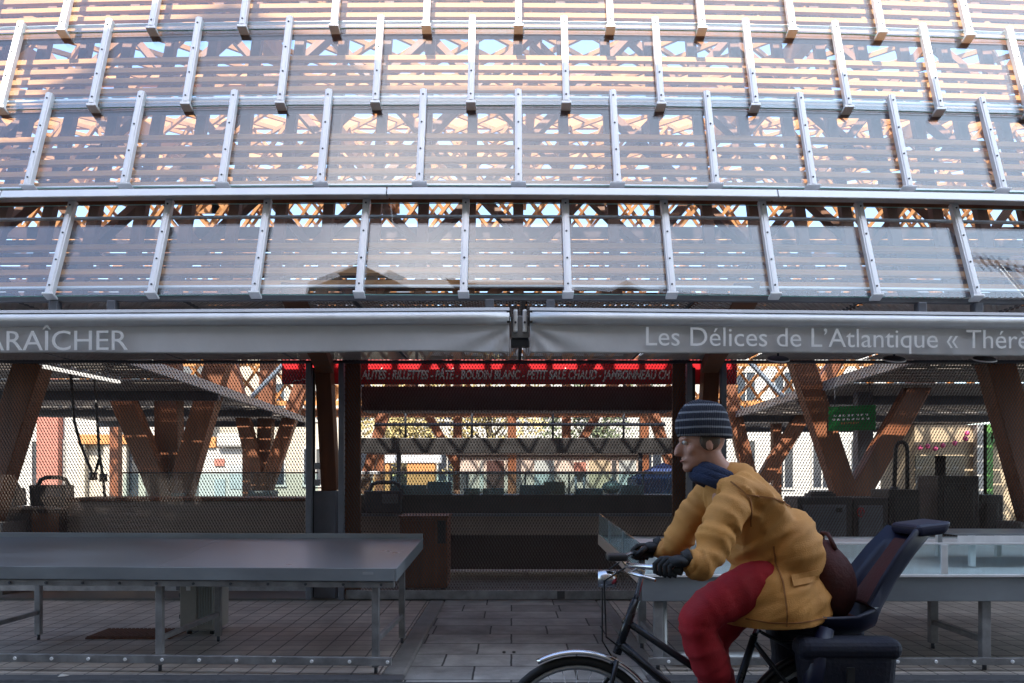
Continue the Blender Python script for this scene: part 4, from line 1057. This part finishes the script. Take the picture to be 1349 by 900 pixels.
guard(FW, 12, 118, 'front_mudguard'); guard(RW, -20, 165, 'rear_mudguard')
HT0 = FW + Vector((.175, 0, .36)); HT1 = FW + Vector((.115 + .145, 0, .60)); ST = BB + Vector((.16, 0, .50)); SAD = BB + Vector((.235, 0, .70))
m = MB(); V3 = Vector
m.tube([HT0, HT1], .020, 12); m.tube([HT0 + V3((.01, 0, .05)), BB + V3((.06, 0, .04)), BB], .020, 12); m.tube([HT0 + V3((.03, 0, .15)), BB + V3((.10, 0, .22))], .016, 10)
m.tube([BB, ST], .017, 12)
for sd in (-.055, .055):
    m.tube([BB + V3((0, sd * .5, 0)), RW + V3((-.02, sd, 0))], .010, 8); m.tube([ST + V3((0, sd * .25, -.03)), RW + V3((0, sd, .0))], .009, 8)
    m.tube([HT0 + V3((-.004, sd * .7, -.02)), HT0 + V3((-.03, sd, -.12)), FW + V3((.03, sd, .08)), FW + V3((0, sd, 0))], .011, 8)
m.build('frame', 'bike_frame', bike)
MB().tube([HT1, HT1 + V3((.03, 0, .12)), HT1 + V3((-.04, 0, .15))], .013, 10).build('stem', 'chrome', bike)
HB = HT1 + V3((-.04, 0, .15))
hb = MB().tube([HB + V3((.10, -.30, .02)), HB + V3((.06, -.27, .022)), HB + V3((0, -.16, .015)), HB, HB + V3((0, .16, .015)), HB + V3((.06, .27, .022)), HB + V3((.10, .30, .02))], .0115, 10).build('handlebar', 'chrome', bike)
for sd in (-1, 1):
    g = MB().tube([HB + V3((.07, sd * .275, .0215)), HB + V3((.17, sd * .335, .012))], .017, 12).build('grip', 'rubber', hb)
    MB().tube([HB + V3((.0, sd * .24, .01)), HB + V3((-.03, sd * .28, .0)), HB + V3((.06, sd * .36, -.02))], .007, 8).build('brake_lever', 'chrome', hb)
MB().cyl(HB + V3((-.05, 0, -.06)), HB + V3((-.13, 0, -.06)), .038, 18).build('headlight', 'chrome', bike)
MB().box(HB.x - .09, HB.x + .0, YB - .05, YB + .05, HB.z + .02, HB.z + .05).build('phone_mount', 'black_plastic', bike, bevel=.01)
m = MB(); m.tube([HB + V3((-.02, .1, 0)), HB + V3((-.10, .08, -.05)), HT0 + V3((-.06, .03, .05)), HT0 + V3((0, .03, -.05))], .004, 6); m.tube([HB + V3((-.02, -.1, 0)), HB + V3((-.11, -.08, -.06)), HT0 + V3((-.05, -.03, .08)), BB + V3((-.1, -.02, .2))], .004, 6); m.build('brake_cable', 'rubber', bike)
MB().tube([ST, SAD + V3((0, 0, -.04))], .0125, 10).build('seat_post', 'chrome', bike)
m = MB(); m.ell(SAD + V3((.05, 0, -.01)), .11, .085, .038, 18, 10).ell(SAD + V3((-.07, 0, -.012)), .13, .04, .03, 18, 10); m.build('saddle', 'black_plastic', bike)
cr = MB().tube(circle(V3((BB.x, BB.y - .05, BB.z)), .085, 30), .006, 6, closed=True).cyl(BB + V3((0, -.07, 0)), BB + V3((0, .07, 0)), .02, 12).build('chainring', 'zinc', bike)
PED = BB + V3((-.055, -.10, .16)); PED2 = BB + V3((.055, .10, -.16))
MB().bar(BB + V3((0, -.075, 0)), PED + V3((0, .025, 0)), .012, .024).build('crank', 'chrome', cr); MB().bar(BB + V3((0, .075, 0)), PED2 + V3((0, -.025, 0)), .012, .024).build('crank', 'chrome', cr)
for p in (PED, PED2): MB().box(p.x - .045, p.x + .045, p.y - .05, p.y + .05, p.z - .012, p.z + .012).build('pedal', 'rubber', cr, bevel=.004)
m = MB()
for sd in (-.06, .06):
    m.tube([ST + V3((.02, sd * .5, .02)), RW + V3((-.18, sd, .40)), RW + V3((.24, sd, .40))], .007, 8); m.tube([RW + V3((.18, sd, .40)), RW + V3((0, sd, .01))], .006, 8)
m.build('luggage_rack', 'bike_frame', bike)
RACK = RW.z + .41
MB().box(RW.x + .27, RW.x + .32, YB - .03, YB + .03, RACK - .05, RACK - .01).build('tail_light', 'red_reflector', bike, bevel=.008)
# panniers: soft bags hanging either side of the rear wheel
for sd in (-1, 1):
    y0, y1 = (YB - .24, YB - .085) if sd < 0 else (YB + .085, YB + .24)
    x0, x1 = RW.x - .19, RW.x + .23
    pa = MB().hexa([(x0 + .05, y0 + .02, RACK - .39), (x1 - .03, y0 + .02, RACK - .39), (x1 - .03, y1, RACK - .39), (x0 + .05, y1, RACK - .39), (x0, y0, RACK + .03), (x1, y0, RACK + .03), (x1, y1, RACK + .04), (x0, y1, RACK + .04)]).build('pannier', 'navy_cloth', bike, bevel=.065, seg=5)
    MB().box(x0 - .005, x1 + .005, y0 - .006 if sd < 0 else y0 + .02, y1 - .02 if sd < 0 else y1 + .006, RACK - .03, RACK + .06).build('flap', 'navy_cloth', pa, bevel=.042, seg=4)
    MB().box(x0 + .18, x0 + .21, (y0 - .02) if sd < 0 else y1 + .004, (y0 - .004) if sd < 0 else y1 + .02, RACK - .24, RACK - .05).build('strap', 'black_plastic', pa)
# child seat: curved shell with wings, head rest, pad, footrests
SX = RW.x + .02; SZ = RACK + .03
n = 14; vs_ = []; fs = []
path = [(-.16, .10), (-.14, .045), (-.05, .02), (.08, .025), (.15, .06), (.19, .15), (.25, .26), (.33, .37), (.41, .46)]
for dx, dz in path:
    wv = .165 if dz < .3 else .165 - (dz - .3) * .25
    for k in range(9):
        u = k / 4 - 1
        fwd = .10 * (abs(u) ** 3) * (1 if dz > .1 else .3); up_ = .09 * abs(u) ** 3 * (1 if dz <= .1 else .2)
        vs_.append(V3((SX + dx - fwd, YB + u * wv, SZ + dz + up_)))
q = len(vs_); vs_ += [v + V3((.016, 0, -.014)) for v in vs_]
for i in range(len(path) - 1):
    for k in range(8):
        a = i * 9 + k; f = (a, a + 1, a + 10, a + 9); fs.append(f); fs.append(tuple(q + z for z in f[::-1]))
for i in range(len(path) - 1):
    for a in (i * 9, i * 9 + 8): fs.append((a, a + 9, q + a + 9, q + a))
for k in range(8):
    for a in (k, (len(path) - 1) * 9 + k): fs.append((a, a + 1, q + a + 1, q + a))
cs = MB().add(vs_, fs, 0, True).build('child_seat', 'navy_shell', bike)
MB().hexa([(SX - .10, YB - .10, SZ + .055), (SX + .12, YB - .10, SZ + .065), (SX + .12, YB + .10, SZ + .065), (SX - .10, YB + .10, SZ + .055), (SX - .10, YB - .10, SZ + .085), (SX + .10, YB - .10, SZ + .095), (SX + .10, YB + .10, SZ + .095), (SX - .10, YB + .10, SZ + .085)]).build('seat_pad', 'seat_pad', cs, bevel=.012)
MB().bar((SX + .135, YB, SZ + .14), (SX + .34, YB, SZ + .42), .19, .03, (-1, 0, .3)).build('back_pad', 'seat_pad', cs, bevel=.012)
MB().hexa([(SX + .33, YB - .13, SZ + .44), (SX + .45, YB - .13, SZ + .455), (SX + .45, YB + .13, SZ + .455), (SX + .33, YB + .13, SZ + .44), (SX + .32, YB - .12, SZ + .49), (SX + .48, YB - .12, SZ + .51), (SX + .48, YB + .12, SZ + .51), (SX + .32, YB + .12, SZ + .49)]).build('head_rest', 'navy_shell', cs, bevel=.02, seg=3)
for sd in (-1, 1):
    MB().tube([(SX - .08, YB + sd * .16, SZ + .06), (SX - .13, YB + sd * .20, SZ - .06), (SX - .17, YB + sd * .21, SZ - .26)], [.035, .045, .04], 10).build('leg_guard', 'navy_shell', cs); MB().box(SX - .26, SX - .12, YB + sd * .21 - .045, YB + sd * .21 + .045, SZ - .30, SZ - .27).build('footrest', 'navy_shell', cs, bevel=.01)
MB().tube([(SX - .17, YB - .12, SZ + .10), (SX - .19, YB - .06, SZ + .20), (SX - .19, YB + .06, SZ + .20), (SX - .17, YB + .12, SZ + .10)], .016, 8).build('guard_bar', 'seat_pad', cs)
# soft reddish-brown bag strapped in the child seat
tb_ = MB().ell((SX - .01, YB, SZ + .25), .115, .13, .17, 22, 14, rot=Matrix.Rotation(R(-18), 3, 'Y'))
sb = thing('satchel', 'soft reddish brown satchel sitting in the navy child seat', 'bag', (SX, YB, SZ + .1))
for i, v in enumerate(tb_.v): tb_.v[i] = V3((v.x, v.y, v.z + .012 * math.sin(v.x * 40) * math.cos(v.y * 37)))
tb_.build('bag_body', 'seat_pad', sb)
MB().tube([(SX + .0, YB - .07, SZ + .385), (SX - .02, YB - .03, SZ + .45), (SX - .02, YB + .03, SZ + .45), (SX + .0, YB + .07, SZ + .385)], .009, 8).build('handle', 'seat_pad', sb)

# ------------------------------------------------------------------ the cyclist
def px3(px, py, dy=0.): v = at(px, py, YB); return Vector((v.x, YB + dy, v.z))
HIP = SAD + V3((.02, 0, .10)); CH = px3(985, 668); NECK = px3(940, 615); HEAD = px3(924, 582)
SHL = px3(957, 645, -.175); SHR = px3(950, 650, .175)
GL, GR = HB + V3((.135, -.315, .02)), HB + V3((.135, .315, .02))
ELL = px3(905, 735, -.30); ELR = px3(898, 735, .30)
WL = GL + V3((.055, .0, .035)); WR_ = GR + V3((.055, 0, .035))
KL = px3(902, 806, -.13); AL = PED + V3((.045, .01, .10)); TL = PED + V3((-.06, 0, .035))
AR = PED2 + V3((.05, -.01, .10)); TRT = PED2 + V3((-.06, 0, .035))
KR = px3(938, 852, .12)
def mid(a, b, u=.5): return a + (b - a) * u
J = {'hip': (HIP, .11), 'waist': (mid(HIP, CH, .45), .12), 'chest': (CH, .15), 'neck0': (mid(CH, NECK, .75), .08), 'neck': (NECK, .056), 'skull': (HEAD, .07),
     'shl': (SHL, .06), 'ell': (ELL, .042), 'wl': (WL, .027), 'hl': (GL + V3((.01, 0, .02)), .026), 'shr': (SHR, .06), 'elr': (ELR, .042), 'wr': (WR_, .027), 'hr': (GR + V3((.01, 0, .02)), .026),
     'thl': (HIP + V3((-.02, -.10, -.02)), .07), 'kl': (KL, .06), 'al': (AL, .038), 'tl': (TL, .028), 'thr': (HIP + V3((-.02, .10, -.02)), .07), 'kr': (KR, .06), 'ar': (AR, .038), 'tr': (TRT, .028)}
E = [('hip', 'waist'), ('waist', 'chest'), ('chest', 'neck0'), ('neck0', 'neck'), ('neck', 'skull'), ('chest', 'shl'), ('shl', 'ell'), ('ell', 'wl'), ('wl', 'hl'), ('chest', 'shr'), ('shr', 'elr'), ('elr', 'wr'), ('wr', 'hr'),
     ('hip', 'thl'), ('thl', 'kl'), ('kl', 'al'), ('al', 'tl'), ('hip', 'thr'), ('thr', 'kr'), ('kr', 'ar'), ('ar', 'tr')]
HR = Matrix.Rotation(R(-8), 3, 'Y')
hd = MB()
def hp(x, y, z): return HEAD + HR @ V3((x, y, z))
hd.ell(hp(.012, 0, .03), .098, .076, .105, 24, 16, rot=HR); hd.ell(hp(-.025, 0, -.05), .062, .058, .075, 20, 12, rot=HR)      # skull, jaw
hd.ell(hp(-.075, 0, -.105), .024, .028, .022, 12, 8, rot=HR)                                                    # chin
hd.ell(hp(-.100, 0, -.022), .024, .015, .032, 12, 8, rot=Matrix.Rotation(R(22), 3, 'Y') @ HR); hd.ell(hp(-.116, 0, -.038), .014, .017, .012, 12, 8)   # nose
hd.ell(hp(-.076, 0, .022), .022, .060, .012, 12, 8, rot=HR)                                                     # brow
hd.ell(hp(-.086, 0, -.072), .016, .028, .010, 12, 8, rot=HR)                                                    # lips
for sd in (-1, 1):
    hd.ell(hp(-.055, sd * .042, -.03), .026, .022, .024, 12, 8, rot=HR)                                         # cheek
    hd.ell(hp(.014, sd * .078, -.015), .022, .010, .036, 12, 8, rot=HR)                                         # ear
# fingers curled over the grips
fin = []
def hand(G, sd):
    out = []
    ax_ = V3((.10, sd * .06, -.009)).normalized()     # along the grip
    for i, ln in enumerate((.9, 1.0, .95, .78)):
        c = G + ax_ * (-.036 + .021 * i)
        pts = [c + V3((.022, 0, .034)), c + V3((-.008, 0, .034 * ln)), c + V3((-.030, 0, .012)), c + V3((-.028, 0, -.014)), c + V3((-.008, 0, -.027 * ln))]
        out.append(MB().tube(pts, [.0105, .010, .0095, .009, .007], 8))
    th = G + ax_ * -.045
    out.append(MB().tube([th + V3((.03, -sd * .012, .022)), th + V3((.008, -sd * .028, .010)), th + V3((-.012, -sd * .024, -.010))], [.012, .011, .009], 8))
    out.append(MB().ell(G + V3((.028, 0, .028)), .040, .042, .020, 16, 10))
    return out
hands = hand(GL, -1) + hand(GR, 1)
me = skin(J, E, 'hip', 2, [hd] + hands, .0085)
person = meshobj('person', me, 'skin'); ROOT[person.name] = Matrix.Identity(4)
tag(person, 'cyclist in striped knit hat, mustard jacket and red trousers riding past the awnings', 'person')


def grow(name, mat, joints, edges, root, sub=2, remesh=.012, wrinkle=0., wsize=.12, extra=None):
    me = skin(joints, edges, root, sub, extra or [], remesh)
    o = meshobj(name, me, mat, person)
    if wrinkle:     # cloth folds running across each limb
        P = {k: Vector(v[0]) for k, v in joints.items()}; segs = [(P[i], P[k], (P[k] - P[i]).length) for i, k in edges]
        nrm = [v.normal.copy() for v in me.vertices]
        for v, nn in zip(me.vertices, nrm):
            best = None
            for i, k, l in segs:
                u = max(0, min(1, (v.co - i).dot(k - i) / (l * l))); d = (v.co - i - (k - i) * u).length
                if best is None or d < best[0]: best = (d, u, i, k)
            ax_d = (best[3] - best[2]).normalized(); al = v.co.dot(ax_d); pr = v.co - ax_d * al
            q = Vector((pr.x * 3.2, pr.y * 3.2, pr.z * 3.2)) + ax_d * (al * wsize)
            f = 1 - 2.2 * abs(noise.noise(q)); g_ = noise.noise(v.co * 4.5)
            f2 = 1 - 2.4 * abs(noise.noise(q * 2.1 + Vector((7, 3, 1)))); v.co += nn * (wrinkle * (.55 * f + .5 * g_ + .28 * f2 * max(0, f) - .25))
        me.update()
    return o


HEM = px3(1034, 775); BK = px3(1035, 700)
jk = {'low': (mid(HEM, CH, .30), (.17, .20)), 'waist': (mid(HEM, CH, .6), (.165, .18)), 'chest': (CH + V3((.0, 0, 0)), (.155, .185)), 'neck0': (mid(CH, NECK, .62), (.105, .12)), 'neck': (mid(CH, NECK, .92), .075),
      'shl': (SHL + V3((.01, -.01, 0)), .088), 'ual': (mid(SHL, ELL, .5), .078), 'ell': (ELL + V3((0, 0, -.01)), .070), 'fal': (mid(ELL, WL, .5), .062), 'wl': (WL + V3((.01, 0, .005)), .046),
      'shr': (SHR + V3((.01, .01, 0)), .088), 'uar': (mid(SHR, ELR, .5), .078), 'elr': (ELR + V3((0, 0, -.01)), .070), 'far': (mid(ELR, WR_, .5), .062), 'wr': (WR_ + V3((.01, 0, .005)), .046)}
je = [('low', 'waist'), ('waist', 'chest'), ('chest', 'neck0'), ('neck0', 'neck'), ('chest', 'shl'), ('shl', 'ual'), ('ual', 'ell'), ('ell', 'fal'), ('fal', 'wl'), ('chest', 'shr'), ('shr', 'uar'), ('uar', 'elr'), ('elr', 'far'), ('far', 'wr')]
skirt = MB().ell(px3(1016, 792), .225, .235, .24, 28, 18).ell(px3(1036, 728), .15, .20, .20, 24, 16).ell(px3(1052, 790), .125, .19, .16, 24, 16)
jack = grow('jacket', 'jacket', jk, je, 'low', wrinkle=.022, wsize=13., extra=[skirt])
bm = bmesh.new(); bm.from_mesh(jack.data); zh = px3(1000, 816).z      # the cut hem
bmesh.ops.bisect_plane(bm, geom=bm.verts[:] + bm.edges[:] + bm.faces[:], plane_co=(HEM.x, YB, zh), plane_no=(.04, 0, -1), clear_outer=True)
bm.to_mesh(jack.data); bm.free()
_so = jack.modifiers.new('cloth', 'SOLIDIFY'); _so.thickness = .006; _so.offset = -1
tro = {'hip': (HIP + V3((.02, 0, 0)), .125), 'thl': (mid(HIP + V3((0, -.085, 0)), KL, .25), .11), 'ml': (mid(HIP + V3((0, -.10, 0)), KL, .62), .108), 'kl': (KL, .098), 'cl': (mid(KL, AL, .4), .092), 'al': (AL + V3((.0, 0, .03)), .068),
       'thr': (mid(HIP + V3((0, .085, 0)), KR, .25), .11), 'mr': (mid(HIP + V3((0, .10, 0)), KR, .62), .108), 'kr': (KR, .098), 'cr': (mid(KR, AR, .4), .092), 'ar': (AR + V3((0, 0, .03)), .068)}
te = [('hip', 'thl'), ('thl', 'ml'), ('ml', 'kl'), ('kl', 'cl'), ('cl', 'al'), ('hip', 'thr'), ('thr', 'mr'), ('mr', 'kr'), ('kr', 'cr'), ('cr', 'ar')]
grow('trousers', 'trousers', tro, te, 'hip', wrinkle=.012, wsize=11.)
for a, b in ((AL, TL), (AR, TRT)):
    grow('shoe', 'shoe', {'a': (a + V3((.01, 0, -.02)), .042), 'h': (a + V3((.035, 0, -.065)), .036), 'm': (mid(a, b, .6) + V3((0, 0, -.012)), .040), 't': (b + V3((-.04, 0, .008)), .030)}, [('a', 'h'), ('a', 'm'), ('m', 't')], 'a', remesh=.008)
# gloves over the fingers
def inflate(mbs, k):
    m = MB()
    for x in mbs:
        c = sum(x.v, Vector()) / len(x.v); m.add([v + (v - c).normalized() * k for v in x.v], x.f, 0, True)
    return m
for G, sd, W_ in ((GL, -1, WL), (GR, 1, WR_)):
    hm = hand(G, sd); m = MB()
    for i, x in enumerate(hm[:5]):
        pass
    ax_ = V3((.10, sd * .06, -.009)).normalized()
    for i, ln in enumerate((.9, 1.0, .95, .78)):
        c = G + ax_ * (-.036 + .021 * i)
        m.tube([c + V3((.022, 0, .036)), c + V3((-.010, 0, .037 * ln)), c + V3((-.034, 0, .012)), c + V3((-.032, 0, -.016)), c + V3((-.008, 0, -.031 * ln))], [.0135, .013, .0125, .012, .010], 8)
    th = G + ax_ * -.045
    m.tube([th + V3((.03, -sd * .012, .024)), th + V3((.008, -sd * .030, .010)), th + V3((-.014, -sd * .026, -.012))], [.015, .014, .012], 8)
    m.ell(G + V3((.030, 0, .030)), .046, .047, .026, 16, 10); m.tube([G + V3((.045, 0, .036)), W_ + V3((.02, 0, .01))], [.034, .040], 12)
    m.build('glove', 'glove', person)
# knitted hat, scarf, eyes, mouth, hair
hat = MB(); nu = 28; vs_ = []; prof = [(.112, -.012), (.117, .004), (.117, .028), (.113, .055), (.106, .085), (.092, .115), (.068, .138), (.036, .150), (.006, .154)]
for r, z in prof:
    for k in range(nu): a = 2 * math.pi * k / nu; vs_.append(hp(.016 + (r + .004) * math.cos(a) + .08 * max(0, z - .05) , (r * .83) * math.sin(a), .028 + z + .022 * -math.cos(a) * (1 if z < .06 else .3)))
fs = [(i * nu + k, i * nu + (k + 1) % nu, (i + 1) * nu + (k + 1) % nu, (i + 1) * nu + k) for i in range(len(prof) - 1) for k in range(nu)] + [tuple((len(prof) - 1) * nu + k for k in range(nu)), tuple(range(nu))[::-1]]
hat.add(vs_, fs, 0, True).build('knit_hat', 'striped_knit', person)
sc_ = MB()
for dz, rr, k in ((-.035, .075, 0), (-.06, .088, 1), (-.08, .092, 2)):
    c = mid(NECK, CH, .10) + V3((.0, 0, .02 + dz)); sc_.tube([c + V3((rr * math.cos(a * .2618), rr * .95 * math.sin(a * .2618), -.45 * rr * math.cos(a * .2618 + 3.14) * -1)) for a in range(24)], .030, 10, closed=True)
sc_.build('scarf', 'scarf', person)
for sd in (-1, 1):
    MB().ell(hp(-.080, sd * .032, .006), .012, .012, .010, 12, 8).build('eye', 'eye_white', person)
    MB().ell(hp(-.090, sd * .032, .006), .004, .006, .006, 10, 6).build('iris', 'black_plastic', person)
    MB().ell(hp(.02, sd * .072, .0), .045, .014, .045, 14, 8, rot=HR).build('hair', 'hair', person)
MB().ell(hp(-.098, 0, -.073), .006, .022, .005, 12, 6).build('mouth', 'lip', person)

# cuffs, pocket flap and hem on the jacket; bits on the ground
for W_, E_ in ((WL, ELL), (WR_, ELR)):
    d = (E_ - W_).normalized(); MB().tube([W_ + d * .005, W_ + d * .02, W_ + d * .05, W_ + d * .055], [.044, .052, .052, .045], 16).build('cuff', 'jacket', jack)
for px, py, Y, nm, mt, lab in ((83, 889, 5.9, 'paper_scrap', 'plaster', 'small white paper scrap on the dark kerb'), (664, 856, 6.75, 'pebble', 'charcoal', 'dark pebble on the stone path, left of a second one'), (677, 857, 6.75, 'pebble', 'charcoal', 'dark pebble on the stone path, right of a second one')):
    p = at(px, py, Y); z = .006 if nm == 'paper_scrap' else -.014
    m = MB()
    if nm == 'pebble': m.ell((p.x, Y, z + .008), .016, .013, .009, 10, 6)
    else: m.add([(p.x - .03, Y - .02, z), (p.x + .03, Y - .025, z + .004), (p.x + .035, Y + .025, z), (p.x - .02, Y + .02, z + .012), (p.x + .0, Y, z + .014)], [(0, 1, 4), (1, 2, 4), (2, 3, 4), (3, 0, 4), (0, 3, 2, 1)])
    tag(m.build(nm, mt, origin=(p.x, Y, z)), lab, nm.replace('_', ' '))


def sewn(name, lines, w_, mat, over, n=18, lift=.004):
    """strips of cloth or thread lying on a garment, projected onto its near side"""
    m = MB()
    for ln in lines:
        P = [px3(a, b, -.7) for a, b in ln]; Q = []
        for i in range(len(P) - 1): Q += [P[i].lerp(P[i + 1], k / n) for k in range(n)]
        Q.append(P[-1])
        v = []
        for i, q in enumerate(Q):
            d = (Q[min(i + 1, len(Q) - 1)] - Q[max(i - 1, 0)]).normalized(); s_ = Vector((-d.z, 0, d.x)) * w_ / 2
            v += [q - s_, q, q + s_]
        m.add(v, [f for i in range(len(Q) - 1) for f in ((i * 3, i * 3 + 1, i * 3 + 4, i * 3 + 3), (i * 3 + 1, i * 3 + 2, i * 3 + 5, i * 3 + 4))], 0, True)
    me = bpy.data.meshes.new(name); me.from_pydata([tuple(v) for v in m.v], [], m.f)
    o = bpy.data.objects.new(name, me); col.objects.link(o)
    sw = o.modifiers.new('lay', 'SHRINKWRAP'); sw.target = over; sw.wrap_method = 'PROJECT'; sw.use_project_y = True; sw.use_positive_direction = True; sw.use_negative_direction = False; sw.use_project_x = False; sw.use_project_z = False; sw.offset = lift
    so = o.modifiers.new('th', 'SOLIDIFY'); so.thickness = .003
    me = bake(o)
    keep = [v.co.y > YB - .6 for v in me.vertices]
    bm = bmesh.new(); bm.from_mesh(me); bmesh.ops.delete(bm, geom=[v for v in bm.verts if not keep[v.index]], context='VERTS'); bm.to_mesh(me); bm.free()
    return meshobj(name, me, mat, over)


bpy.context.view_layer.update()
pmat('thread', (.30, .12, .03), .8)
sewn('stitching', [[(968, 806), (1000, 808), (1040, 807), (1078, 805)], [(1003, 715), (1010, 760), (1012, 812)], [(962, 650), (1000, 655), (1036, 668)], [(945, 634), (966, 655), (972, 690)]], .006, 'thread', jack)
sewn('pocket_flap', [[(1022, 757), (1060, 751)]], .045, 'jacket', jack, lift=.008)
